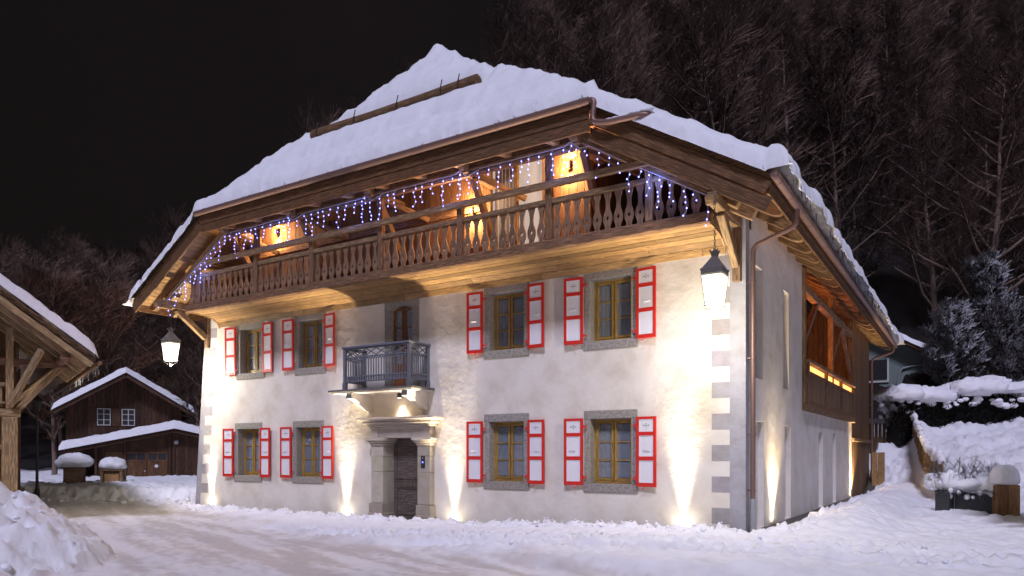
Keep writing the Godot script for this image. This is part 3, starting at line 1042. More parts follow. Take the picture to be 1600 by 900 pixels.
func portal(H: Node3D) -> void:
	var P := node("portal", H, Vector3(-9.91, 0, 0))
	for s in [-1.0, 1.0]:
		var levels := [[-0.4, -0.07, 0.60, 1.22, 0.30], [-0.07, 0.30, 0.64, 1.18, 0.25], [0.30, 1.24, 0.66, 1.13, 0.2], [1.24, 1.70, 0.66, 1.13, 0.2], [1.70, 1.99, 0.66, 1.13, 0.2]]
		for l in levels:
			var m := fresh(0.68, 1.0)
			m.span(s * l[2], s * l[3], l[0], l[1] - 0.006, -0.34, l[4], 0.012)
			if l[0] == -0.07: m.span(s * (l[2] - 0.02), s * (l[3] + 0.025), -0.069, 0.0, -0.33, 0.285, 0.02)
			put("stone", m, M.portal_stone, P)
		var c := fresh(0.9, 1.0)
		c.span(s * 0.655, s * 1.135, 1.99, 2.03, -0.33, 0.215, 0.008)
		c.span(s * 0.62, s * 1.17, 2.03, 2.09, -0.33, 0.25, 0.02)
		c.span(s * 0.575, s * 1.215, 2.09, 2.15, -0.33, 0.295, 0.02)
		c.span(s * 0.53, s * 1.255, 2.15, 2.235, -0.33, 0.335, 0.015)
		put("capital", c, M.portal_stone, P)
		var sp := fresh(0.85, 1.0)
		sp.span(s * 0.86, s * 1.13, 2.236, 2.52, -0.3, 0.212, 0.01)
		put("stone", sp, M.portal_stone, P)
	var fr := fresh(0.85, 0.95)
	fr.span(-0.86, 0.86, 2.236, 2.52, -0.34, 0.19, 0.008)
	put("frieze", fr, M.portal_stone, P)
	var y := 2.52
	for l in [[0.05, 1.17, 0.26], [0.05, 1.22, 0.31], [0.03, 1.26, 0.34], [0.08, 1.33, 0.40], [0.03, 1.40, 0.46], [0.085, 1.46, 0.51]]:
		var m := fresh(0.86, 1.0)
		m.span(-l[1], l[1], y, y + l[0] - 0.001, -0.2, l[2], minf(0.02, l[0] * 0.35))
		put("cornice", m, M.portal_stone, P)
		y += l[0]
	var st := fresh(0.7, 0.8)
	st.span(-0.62, 0.62, -0.5, -0.235, -0.4, 0.33, 0.015)
	put("threshold", st, M.grey_stone, P)
	# the dark panelled door
	var D := node("front_door", H, Vector3(-9.91, 0, -0.27))
	var b := fresh(0.9, 1.0)
	b.extrude(arch_outline(-0.64, 0.64, -0.235, 2.42, 0.0), 0.05, Transform3D(Basis(), Vector3(0, 0, -0.05)))
	put("leaf", b, M.door_wood, D)
	for pan in [[1.02, 2.05, 0.14], [-0.05, 0.72, 0.0]]:
		var m := fresh(0.85, 1.0)
		var o := arch_outline(-0.5, 0.5, pan[0], pan[1], pan[2])
		for i in o.size():
			var a := o[i]
			var e := o[(i + 1) % o.size()]
			m.beam(Vector3(a.x, a.y, 0.008), Vector3(e.x, e.y, 0.008), 0.02, 0.035, 0.006, Vector3.BACK)
		put("moulding", m, M.door_wood, D)
	var fl := fresh(0.9, 1.0)
	fl.span(-0.6, 0.6, 0.945, 0.975, 0.0, 0.025, 0.006)
	fl.span(-0.6, 0.6, 0.765, 0.795, 0.0, 0.025, 0.006)
	for i in 18: fl.span(-0.575 + i * 0.0665, -0.535 + i * 0.0665, 0.80, 0.94, 0.0, 0.018, 0.005)
	put("fluted_band", fl, M.door_wood, D)
	var ro := MB.new()
	var ring: Array = []
	for i in 25: ring.push_back(Vector3(0.24 * cos(TAU * i / 24), 0.32 + 0.24 * sin(TAU * i / 24), 0.004))
	ro.tube(ring, 0.014, 6, false)
	put("roundel", ro, M.door_wood, D)
	var hd := MB.new()
	hd.span(0.36, 0.44, 1.02, 1.16, 0.0, 0.012, 0.003)
	hd.tube([Vector3(0.4, 1.11, 0.01), Vector3(0.4, 1.11, 0.06), Vector3(0.30, 1.105, 0.065)], 0.011, 8)
	put("handle", hd, M.iron, D)
	var ic := MB.new()
	ic.span(-9.10, -8.96, 1.36, 1.70, 0.2, 0.225, 0.006)
	var I := node("intercom", H)
	put("case", ic, M.dark_paint, I)
	var g := MB.new()
	g.box(Vector3(-9.03, 1.52, 0.227), Vector3(0.055, 0.03, 0.004))
	g.box(Vector3(-9.03, 1.545, 0.2275), Vector3(0.03, 0.02, 0.004))
	put("lit_button", g, M.tiny_blue, I)
	var cm := MB.new()
	cm.lathe([[0.0, 0.004], [0.014, 0.0]], Vector3.ZERO, 12)
	turned(cm, Transform3D(Basis(Vector3.RIGHT, PI / 2), Vector3(-9.03, 1.645, 0.2255)))
	put("lens", cm, M.ice, I)

func door_balcony(H: Node3D) -> void:
	var B := node("balcony", H)
	var sl := fresh(0.9, 1.0)
	sl.span(-12.0, -8.76, 3.585, 3.655, 0.001, 1.04, 0.012)
	put("slab", sl, M.slab_stone, B)
	# corbels: S-shaped below
	var o := PackedVector2Array([Vector2(0, 0.0), Vector2(0.92, 0.0), Vector2(0.92, -0.19), Vector2(0.88, -0.2)])
	for i in 13:
		var t := i / 12.0
		o.push_back(Vector2(lerpf(0.80, 0.06, t), -0.20 - 0.34 * (0.5 - 0.5 * cos(PI * t)) - 0.03 * sin(TAU * t)))
	o.push_back(Vector2(0.0, -0.56))
	for x in [-11.35, -9.22]:
		var m := MB.new()
		m.extrude(o, 0.21, Transform3D(Basis(Vector3(0, 0, 1), Vector3.UP, Vector3(-1, 0, 0)), Vector3(x + 0.21, 3.584, 0.001)))
		put("corbel", m, M.smooth_plaster, B)
		var e := MB.new()
		e.span(x + 0.002, x + 0.208, 3.40, 3.58, 0.9215, 0.927)
		put("corbel_face", e, M.blue_grey_iron, B)
	var pl := MB.new()
	pl.span(-11.9, -8.82, 3.55, 3.584, 0.001, 0.98)
	put("soffit", pl, M.smooth_plaster, B)
	var x0 := -11.46
	var x1 := -8.99
	var zf := 0.86
	var mt: Material = M.blue_grey_iron
	for c in [[x0, zf], [x1, zf], [x0, 0.05], [x1, 0.05]]:
		var m := fresh(0.9, 1.0)
		m.span(c[0] - 0.045, c[0] + 0.045, 3.656, 4.86, c[1] - 0.045, c[1] + 0.045, 0.006)
		m.span(c[0] - 0.06, c[0] + 0.06, 3.656, 3.86, c[1] - 0.06, c[1] + 0.06, 0.006)
		put("post", m, mt, B)
	for side in [[Vector3(x0, 0, zf), Vector3(x1, 0, zf), 24], [Vector3(x1, 0, 0.05), Vector3(x1, 0, zf), 8], [Vector3(x0, 0, 0.05), Vector3(x0, 0, zf), 8]]:
		var a: Vector3 = side[0]
		var b: Vector3 = side[1]
		var g := (b - a).normalized()
		var bs := Basis(g, Vector3.UP, g.cross(Vector3.UP))
		var l := (b - a).length()
		var n: int = side[2]
		var tr := fresh(0.92, 1.0)
		tr.box((a + b) * 0.5 + Vector3(0, 4.895, 0), Vector3(l + 0.16, 0.055, 0.15), bs, 0.01)
		put("top_rail", tr, mt, B)
		for y in [4.845, 4.60, 4.03, 3.885]:
			var mr := fresh(0.92, 1.0)
			mr.box((a + b) * 0.5 + Vector3(0, y, 0), Vector3(l - 0.09, 0.035, 0.05), bs, 0.005)
			put("rail", mr, mt, B)
		var la := fresh(0.92, 1.0)
		var nx := maxi(int(l / 0.36), 2)
		for i in nx:
			var p0 := a + g * (0.05 + (l - 0.1) * i / nx)
			var p1 := a + g * (0.05 + (l - 0.1) * (i + 1) / nx)
			la.beam(p0 + Vector3(0, 4.625, 0.006), p1 + Vector3(0, 4.825, 0.006), 0.016, 0.028)
			la.beam(p0 + Vector3(0, 4.825, -0.012), p1 + Vector3(0, 4.625, -0.012), 0.016, 0.028)
		put("lattice", la, mt, B)
		var bb := fresh(0.92, 1.0)
		for i in n + 1:
			var u := 0.045 + (l - 0.09) * i / n
			bb.box(a + g * u + Vector3(0, 3.957, 0), Vector3(0.055, 0.112, 0.03), bs)
		put("pierced_board", bb, mt, B)
		for i in range(1, n):
			var u := 0.045 + (l - 0.09) * i / n
			var m := fresh(0.92, 1.0)
			m.box(a + g * u + Vector3(0, 4.30, 0), Vector3(0.026, 0.51, 0.026), bs, 0.004)
			for s in [-1.0, 1.0]:
				m.beam(a + g * u + Vector3(0, 4.50, 0), a + g * (u + s * (l - 0.09) / n * 0.5) + Vector3(0, 4.585, 0), 0.02, 0.02)
			put("picket", m, mt, B)

# a sawn baluster board with a pierced heart, origin at its foot
func baluster(cross: bool) -> ArrayMesh:
	var m := MB.new()
	var rows := [[0.0, 0.075, 0.0], [0.05, 0.06, 0.0], [0.10, 0.072, 0.0], [0.16, 0.10, 0.0], [0.20, 0.108, 0.0], [0.26, 0.112, 0.034], [0.32, 0.106, 0.0], [0.38, 0.085, 0.0], [0.46, 0.055, 0.0], [0.56, 0.042, 0.0], [0.66, 0.048, 0.0], [0.74, 0.066, 0.0], [0.80, 0.088, 0.0], [0.86, 0.094, 0.0]]
	var z := 0.018
	for i in rows.size() - 1:
		var a: Array = rows[i]
		var b: Array = rows[i + 1]
		for s in [-1.0, 1.0]:
			for f in [-1.0, 1.0]:
				m.poly([Vector3(s * a[2], a[0], f * z), Vector3(s * a[1], a[0], f * z), Vector3(s * b[1], b[0], f * z), Vector3(s * b[2], b[0], f * z)] if a[2] + b[2] > 0.0 and a[2] > 0.0 and b[2] > 0.0 else ([Vector3(s * a[2], a[0], f * z), Vector3(s * a[1], a[0], f * z), Vector3(s * b[1], b[0], f * z), Vector3(s * b[2], b[0], f * z)]), Vector3(s * 0.05, a[0], 0), Vector3.UP, Vector3.RIGHT)
			m.poly([Vector3(s * a[1], a[0], -z), Vector3(s * a[1], a[0], z), Vector3(s * b[1], b[0], z), Vector3(s * b[1], b[0], -z)], Vector3(0, (a[0] + b[0]) * 0.5, 0), Vector3.UP, Vector3.BACK)
			if a[2] > 0.0 or b[2] > 0.0:
				m.poly([Vector3(s * a[2], a[0], -z), Vector3(s * a[2], a[0], z), Vector3(s * b[2], b[0], z), Vector3(s * b[2], b[0], -z)], Vector3(s * 0.2, (a[0] + b[0]) * 0.5, 0), Vector3.UP, Vector3.BACK)
	return m.mesh()

func gallery(H: Node3D) -> void:
	# coved ceiling of new boards under the gallery
	var S := node("gallery_soffit", H)
	var prof := [Vector2(0.012, 6.27), Vector2(0.09, 6.44), Vector2(0.27, 6.545), Vector2(0.48, 6.60), Vector2(0.70, 6.628), Vector2(0.92, 6.645), Vector2(1.13, 6.652)]
	for i in prof.size() - 1:
		var a: Vector2 = prof[i]
		var b: Vector2 = prof[i + 1]
		var h := Vector3(0, b.y - a.y, b.x - a.x)
		planks("plank", S, M.soffit, Vector3(-18.5, a.y + 0.015, a.x), Vector3.RIGHT, h.normalized(), 18.04, h.length(), 0.24, 0.03, 3.6, 0.5, 1.0)
	for x in [-18.56, -0.46]:
		var e := fresh(0.9, 1.0)
		var o := PackedVector2Array([Vector2(0.0, 6.86), Vector2(0.0, 6.25)])
		for p in prof: o.push_back(Vector2(p.x + 0.01, p.y - 0.012))
		o.push_back(Vector2(1.14, 6.86))
		e.extrude(o, 0.035, Transform3D(Basis(Vector3(0, 0, 1), Vector3.UP, Vector3(-1, 0, 0)), Vector3(x + 0.03, 0, 0)))
		put("end_board", e, M.soffit, S)
	var G := node("gallery", H)
	var fl := fresh(0.9, 1.0)
	fl.span(-18.5, -0.5, 6.78, 6.86, -2.4, 1.13)
	put("floor", fl, M.old_timber, G)
	# the weathered edge beam, of four lengths
	for a in [[-18.62, -15.2], [-15.2, -9.9], [-9.9, -5.0], [-5.0, -0.42]]:
		var m := fresh(0.75, 1.0)
		m.span(a[0] + 0.002, a[1] - 0.002, 6.645, 6.885, 1.135, 1.30, 0.02)
		put("edge_beam", m, M.old_timber, G)
	for x in [-18.58, -0.46]:
		for q in [[0.05, 6.862, 6.96, 1.13], [0.04, 7.74, 7.84, 1.15]]:
			var m := fresh(0.8, 1.0)
			m.span(x - q[0], x + q[0], q[1], q[2], 0.02, q[3], 0.012)
			put("return_rail", m, M.old_timber, G)
	# posts: long ones reach the top beam
	var px := [-17.93, -15.0, -12.45, -9.7, -6.96, -4.32, -1.78]
	for i in 7:
		var long: bool = i in [1, 3, 5]
		var m := fresh(0.8, 1.0)
		m.span(px[i] - 0.085, px[i] + 0.085, 6.886, 8.9 if long else (7.9 if i == 0 else 8.28), 1.135, 1.285, 0.014)
		put("post", m, M.old_timber if not i == 6 else M.timber, G)
	var rail_l := [[-18.55, -17.93], [-17.93, -15.0], [-15.0, -12.45], [-12.45, -9.7], [-9.7, -6.96], [-6.96, -4.32], [-4.32, -1.78], [-1.78, -0.5]]
	for r in rail_l:
		var m := fresh(0.8, 1.0)
		m.span(r[0] + 0.086, r[1] - 0.086, 7.75, 7.87, 1.15, 1.275, 0.012)
		put("rail", m, M.timber, G)
	for r in [[-17.4, -9.6], [-9.6, -1.7]]:
		var m := fresh(0.85, 1.0)
		m.span(r[0], r[1] - 0.004, 8.09, 8.25, 1.29, 1.40, 0.014)
		put("upper_rail", m, M.timber, G)
	var bal := baluster(false)
	var bms: Array = []
	for i in 4:
		var mm: StandardMaterial3D = M.baluster_wood.duplicate()
		mm.albedo_color = M.baluster_wood.albedo_color * R.randf_range(0.85, 1.05)
		mm.albedo_color.a = 1.0
		bms.push_back(mm)
	for r in rail_l:
		var n := roundi((r[1] - r[0] - 0.17) / 0.272)
		for k in n:
			var o := put("baluster", bal, bms[R.randi() % 4], G)
			o.position = Vector3(r[0] + 0.085 + (r[1] - r[0] - 0.17) * (k + 0.5) / n, 6.888, 1.21)
	for x in [-18.58, -0.46]:
		for k in 4:
			var o := put("baluster", bal, bms[R.randi() % 4], G)
			o.transform = Transform3D(Basis(Vector3.UP, PI / 2), Vector3(x, 6.955, 0.16 + k * 0.26))
			o.scale = Vector3(1, 0.9, 1)
	# the back wall of upright boards, and the recesses at both ends
	var W := node("gable_wall", H)
	var x := -16.3
	while x < -3.85:
		var w := minf(R.randf_range(0.15, 0.24), -3.8 - x)
		if x + w > -6.9 and x < -5.05:
			if x < -6.9: w = -6.9 - x
			else:
				x = -5.05
				continue
		if w > 0.02:
			var m := fresh(0.6, 1.0)
			var dz := R.randf_range(0.0, 0.008)
			m.box(Vector3(x + w * 0.5, 8.68, 0.03 + dz), Vector3(w - 0.008, 3.6, 0.03), Basis(), 0.004)
			put("board", m, M.larch, W)
		x += w
	var over := fresh(0.7, 0.9)
	over.span(-6.9, -5.05, 9.72, 10.48, 0.015, 0.045)
	put("board", over, M.larch, W)
	for s in [[-16.3, -18.9], [-3.8, -0.62]]:
		planks("board", W, M.dark_timber, Vector3(minf(s[0], s[1]), 6.87, -2.4), Vector3.UP, Vector3.RIGHT, 0.95, absf(s[1] - s[0]), 0.24, 0.03)
		planks("board", W, M.dark_timber, Vector3(s[0], 6.87, -2.4), Vector3.UP, Vector3.BACK, 2.8, 2.4, 0.24, 0.03)
	for y in [7.42, 8.4]:
		var m := fresh(0.8, 1.0)
		m.span(-16.2, -7.0, y, y + 0.14, 0.05, 0.13, 0.01)
		put("cross_rail", m, M.timber, W)
	# the glazed door between the boards
	var D := node("gallery_door", H)
	var f := fresh(0.8, 1.0)
	f.span(-6.9, -6.78, 6.88, 9.71, -0.03, 0.09, 0.008)
	f.span(-5.17, -5.05, 6.88, 9.71, -0.03, 0.09, 0.008)
	f.span(-6.78, -5.17, 9.6, 9.71, -0.03, 0.088, 0.008)
	f.span(-6.02, -5.93, 6.88, 9.6, -0.02, 0.085, 0.008)
	put("frame", f, M.timber, D)
	for s in [[-6.78, -6.02], [-5.93, -5.17]]:
		var g := MB.new()
		g.box(Vector3((s[0] + s[1]) * 0.5, 8.24, 0.0), Vector3(s[1] - s[0] - 0.002, 2.7, 0.008))
		put("pane", g, M.glass, D)
	var cu := MB.new()
	cu.col = Color(0.45, 0.45, 0.5)
	for i in 13: cu.box(Vector3(-6.74 + i * 0.058, 8.25, -0.12 + 0.018 * (i % 2)), Vector3(0.055, 2.7, 0.02), Basis(Vector3.UP, 0.5 if i % 2 else -0.5))
	put("curtain", cu, M.curtain, D)
	var room := MB.new()
	room.poly([Vector3(-7.2, 6.8, -0.6), Vector3(-4.7, 6.8, -0.6), Vector3(-4.7, 9.8, -0.6), Vector3(-7.2, 9.8, -0.6)], Vector3(-6, 8, -4), Vector3.RIGHT, Vector3.UP)
	put("lit_room", room, M.lit_room, D)
	var rs := MB.new()
	rs.span(-7.24, -7.2, 6.8, 9.8, -0.6, -0.04)
	rs.span(-4.7, -4.66, 6.8, 9.8, -0.6, -0.04)
	put("reveal", rs, M.room_dark, D)
	# top beam with its carved lower edge, tie beams and struts
	var T := node("gallery_frame", H)
	for a in [[-16.4, -9.9], [-9.9, -3.45]]:
		var m := fresh(0.8, 1.0)
		m.span(a[0], a[1] - 0.003, 9.08, 9.3, 1.10, 1.30, 0.015)
		put("wall_plate", m, M.old_timber, T)
		var c := fresh(0.85, 1.0)
		c.span(a[0] + 0.01, a[1] - 0.013, 9.0, 9.079, 1.09, 1.335, 0.02)
		c.span(a[0] + 0.01, a[1] - 0.013, 8.90, 8.999, 1.12, 1.29, 0.03)
		put("carved_beam", c, M.timber, T)
	for tx in [-16.3, -13.1, -9.93, -6.68, -3.5]:
		var m := fresh(0.85, 1.0)
		m.span(tx - 0.10, tx + 0.10, 8.93, 9.15, 0.02, 1.09, 0.015)
		m.span(tx - 0.10, tx + 0.10, 8.93, 9.16, 1.336, 1.46, 0.02)
		m.box(Vector3(tx, 9.05, 1.53), Vector3(0.2, 0.15, 0.16), Basis(Vector3.RIGHT, -0.4), 0.03)
		put("tie_beam", m, M.timber, T)
		var s := fresh(0.8, 1.0)
		s.beam(Vector3(tx + 0.01, 8.90, 1.05), Vector3(tx + 0.01, 7.55, 0.12), 0.15, 0.18, 0.012)
		s.beam(Vector3(tx + 0.10, 8.96, 0.95), Vector3(tx + 1.05, 8.45, 0.12), 0.10, 0.15, 0.012)
		put("strut", s, M.timber, T)
	# inclined timbers along both verges
	for s in [[Vector3(-3.45, 9.16, 1.2), Vector3(0.2, 6.97, 1.2)], [Vector3(-16.35, 9.16, 1.2), Vector3(-19.75, 7.12, 1.2)]]:
		var m := fresh(0.95, 1.0)
		m.beam(s[0], s[1], 0.22, 0.28, 0.018)
		put("verge_timber", m, M.brightened_timber if s[1].x < -10.0 else M.timber, T)
	# the bracket at each end that carries a lantern
	for s in [[-0.17, 1.0], [-19.15, -1.0]]:
		var bx: float = s[0]
		var b := fresh(0.9, 1.0)
		b.span(bx - 0.1, bx + 0.1, 6.80, 7.04, 0.03, 1.95, 0.02)
		b.box(Vector3(bx, 6.86, 2.0), Vector3(0.2, 0.2, 0.16), Basis(Vector3.RIGHT, 0.5), 0.03)
		put("bracket_beam", b, M.timber, T)
		var c := fresh(0.9, 1.0)
		c.beam(Vector3(bx, 6.80, 1.30), Vector3(bx, 5.95, 0.15), 0.16, 0.2, 0.014)
		put("bracket_strut", c, M.timber, T)
		var d := fresh(0.9, 1.0)
		d.span(bx - 0.09, bx + 0.09, 5.6, 6.795, 0.006, 0.14, 0.012)
		put("bracket_post", d, M.timber, T)
		var e := fresh(0.85, 1.0)
		e.beam(Vector3(bx + s[1] * 0.11, 7.02, 1.0), Vector3(bx + s[1] * 0.62, 6.72, 1.0), 0.14, 0.24, 0.012)
		put("bracket_arm", e, M.timber, T)

func roof(H: Node3D) -> void:
	var T := node("roof", H)
	# boarding on the rafters: five plane faces with thickness
	var m := MB.new()
	var th := Vector3(0, -0.12, 0)
	var B0 := Vector3(HX0, HY, FZ)
	var B1 := Vector3(HX1, HY, FZ)
	var C0 := Vector3(EX0, EY, FZ)
	var C1 := Vector3(EX1, EY, FZ)
	var P := Vector3(RX + 0.0, RY, RZ)
	var Q := Vector3(RX, RY, BZ)
	var D0 := Vector3(EX0, EY, BZ)
	var D1 := Vector3(EX1, EY, BZ)
	m.col = Color(0.9, 0.85, 0.8)
	for f in [[B0, B1, P], [C1, B1, P, Q, D1], [C0, B0, P, Q, D0]]:
		var ctr := Vector3(RX, 0, -10)
		var g: Vector3 = (f[1] - f[0]).normalized()
		var n: Vector3 = g.cross(f[2] - f[0]).normalized()
		m.poly(f.duplicate(), ctr, g, n.cross(g))
		var under: Array = []
		for q in f: under.push_back(q + th)
		m.poly(under, Vector3(RX, 60, -10), g, n.cross(g))
	for e in [[B0, B1], [B1, C1], [B0, C0], [C1, D1], [C0, D0], [Q, D1], [Q, D0]]:
		m.poly([e[0], e[1], e[1] + th, e[0] + th], Vector3(RX, 8, -10), (e[1] - e[0]).normalized(), Vector3.UP)
	put("boarding", m, M.dark_timber, T)
	# visible undersides: boards along the house, over the front overhang and under the eaves
	var sl := Vector3(1, -0.6, 0).normalized()
	for s in [1.0, -1.0]:
		var h := Vector3(sl.x * s, sl.y, 0)
		var o := Vector3(HX1 if s > 0.0 else HX0, HY - 0.165, -2.45 if s > 0.0 else 1.84)
		planks("soffit_board", T, M.soffit, o, Vector3(0, 0, s), h, 4.29, 4.45, 0.19, 0.025, 2.4, 0.72, 1.0)
	planks("soffit_board", T, M.soffit, Vector3(-0.62, EY + 0.6 * 1.57 - 0.165, -24.2), Vector3(0, 0, 1), sl, 21.7, 1.78, 0.3, 0.025, 5.0, 0.7, 0.95)
	planks("soffit_board", T, M.soffit, Vector3(HX0 + 0.2, 9.32, 1.84), Vector3.RIGHT, Vector3.FORWARD, 13.6, 0.52, 0.17, 0.025, 4.0, 0.6, 0.8)
	# rafter feet under the right eave, with a rounded nose
	var nose := PackedVector2Array([Vector2(-0.6, 0.0), Vector2(1.58, 0.0), Vector2(1.58, -0.10), Vector2(1.53, -0.12), Vector2(1.48, -0.20), Vector2(1.40, -0.235), Vector2(1.30, -0.25), Vector2(-0.6, -0.25)])
	var ang := atan(-0.6)
	var z := 1.15
	while z > -24.0:
		var r := fresh(0.8, 1.0)
		r.extrude(nose, 0.17, Transform3D(Basis(Vector3.BACK, ang), Vector3(-0.42, EY + 0.6 * 1.37 - 0.185, z)))
		put("rafter", r, M.timber if z < -0.2 else M.larch, T)
		z -= 1.13
	z = 1.15
	while z > -3.0:
		var r := fresh(0.8, 1.0)
		r.extrude(nose, 0.17, Transform3D(Basis(Vector3(-cos(ang), sin(ang), 0), Vector3(-sin(ang) * -1.0, cos(ang), 0).normalized(), Vector3.FORWARD), Vector3(EX0 + 1.37, EY + 0.6 * 1.37 - 0.185, z + 0.17)))
		put("rafter", r, M.larch, T)
		z -= 1.13
	for x in [-16.0, -14.7, -13.38, -12.05, -10.72, -9.39, -8.06, -6.72, -5.4, -4.07]:
		var r := fresh(0.9, 1.0)
		r.extrude(PackedVector2Array([Vector2(1.0, 9.302), Vector2(1.0, 9.12), Vector2(1.62, 9.02), Vector2(1.72, 8.99), Vector2(1.80, 9.03), Vector2(1.83, 9.12), Vector2(1.83, 9.302)]), 0.17, Transform3D(Basis(Vector3(0, 0, 1), Vector3.UP, Vector3(-1, 0, 0)), Vector3(x + 0.085, 0, 0)))
		put("rafter_end", r, M.soffit, T)
	# fascia of two wide boards along the front eave
	for k in 2:
		for a in [[HX0 + 0.02, -12.4], [-12.4, -7.6], [-7.6, HX1 - 0.02]]:
			var f := fresh(0.8, 1.0)
			f.span(a[0] + 0.002, a[1] - 0.002, 8.92 + k * 0.272, 9.19 + k * 0.262, 1.86 + k * 0.025, 1.915 + k * 0.025, 0.008)
			put("fascia_board", f, M.dark_timber, T)
	# verge boards, stepped
	for s in [1.0, -1.0]:
		var c0 := Vector3(HX1 if s > 0 else HX0, HY, FZ)
		var c1 := Vector3(EX1 if s > 0 else EX0, EY, FZ)
		var d := (c1 - c0).normalized()
		for k in ([[-0.24, 0.26, 0.035], [-0.53, 0.30, 0.0]] if s > 0.0 else [[-0.27, 0.36, 0.02]]):
			var v := fresh(0.75, 1.0)
			var off := Vector3(0, k[0] / 0.857, k[2] - 0.03)
			v.beam(c0 + off + d * 0.02, c1 + off - d * 0.03, 0.05, k[1], 0.008)
			put("verge_board", v, M.dark_timber, T)
		var l := (c1 - c0).length()
		var te := MB.new()
		var u := 0.05
		while u < l:
			te.col = tone(0.6, 1.0)
			te.box(c0 + d * u + Vector3(0, 0.035 + R.randf_range(-0.008, 0.008), 0.015), Vector3(0.19, 0.05, 0.16), Basis(Vector3.BACK, -s * 0.5404 + s * 0.13), 0.008)
			u += 0.165
		stuff(put("tile_edge", te, M.tile, T))
	for k in 2:
		var f := fresh(0.8, 1.0)
		f.span(EX1 - 0.075 + k * 0.02, EX1 - 0.03 + k * 0.02, 6.82 + k * 0.16, 6.97 + k * 0.16, BZ, 1.84, 0.006)
		put("eave_board", f, M.dark_timber, T)
	var lf := fresh(0.8, 1.0)
	lf.span(EX0 + 0.03, EX0 + 0.075, 6.82, 7.14, BZ, 1.84, 0.006)
	put("eave_board", lf, M.dark_timber, T)
	# snow guard: a log held by iron hooks on the hip
	var lg := fresh(0.6, 0.8)
	lg.tube([Vector3(-13.4, 11.84, 0.26), Vector3(-11, 11.82, 0.24), Vector3(-9, 11.83, 0.25), Vector3(-7.05, 11.86, 0.28)], 0.21, 12, true, 0.19)
	put("snow_guard_log", lg, M.old_timber, T)
	for x in [-13.1, -11.5, -9.8, -8.2, -7.6]:
		var hk := MB.new()
		hk.tube([Vector3(x, 11.45, 0.12), Vector3(x, 11.64, 0.44), Vector3(x, 11.84, 0.49), Vector3(x, 12.16, 0.40)], 0.016, 6)
		put("guard_hook", hk, M.iron, T)
	stuff(put("snow_cover", snow_cover(), M.roof_snow, T))
	# icicles along the right eave
	var ic := MB.new()
	for i in 75:
		var zz := R.randf_range(-14.0, 1.4)
		var x := 1.20 + R.randf_range(0.0, 0.14)
		var y := 7.24
		ic.cone3(Vector3(x, y, zz), Vector3(x + 0.01, y - R.randf_range(0.06, 0.34), zz), R.randf_range(0.008, 0.018))
	stuff(put("icicle", ic, M.ice, T))

func quarter(u: float) -> float:
	var q := clampf(u, 0.0, 1.0)
	return sqrt(1.0 - (1.0 - q) * (1.0 - q))

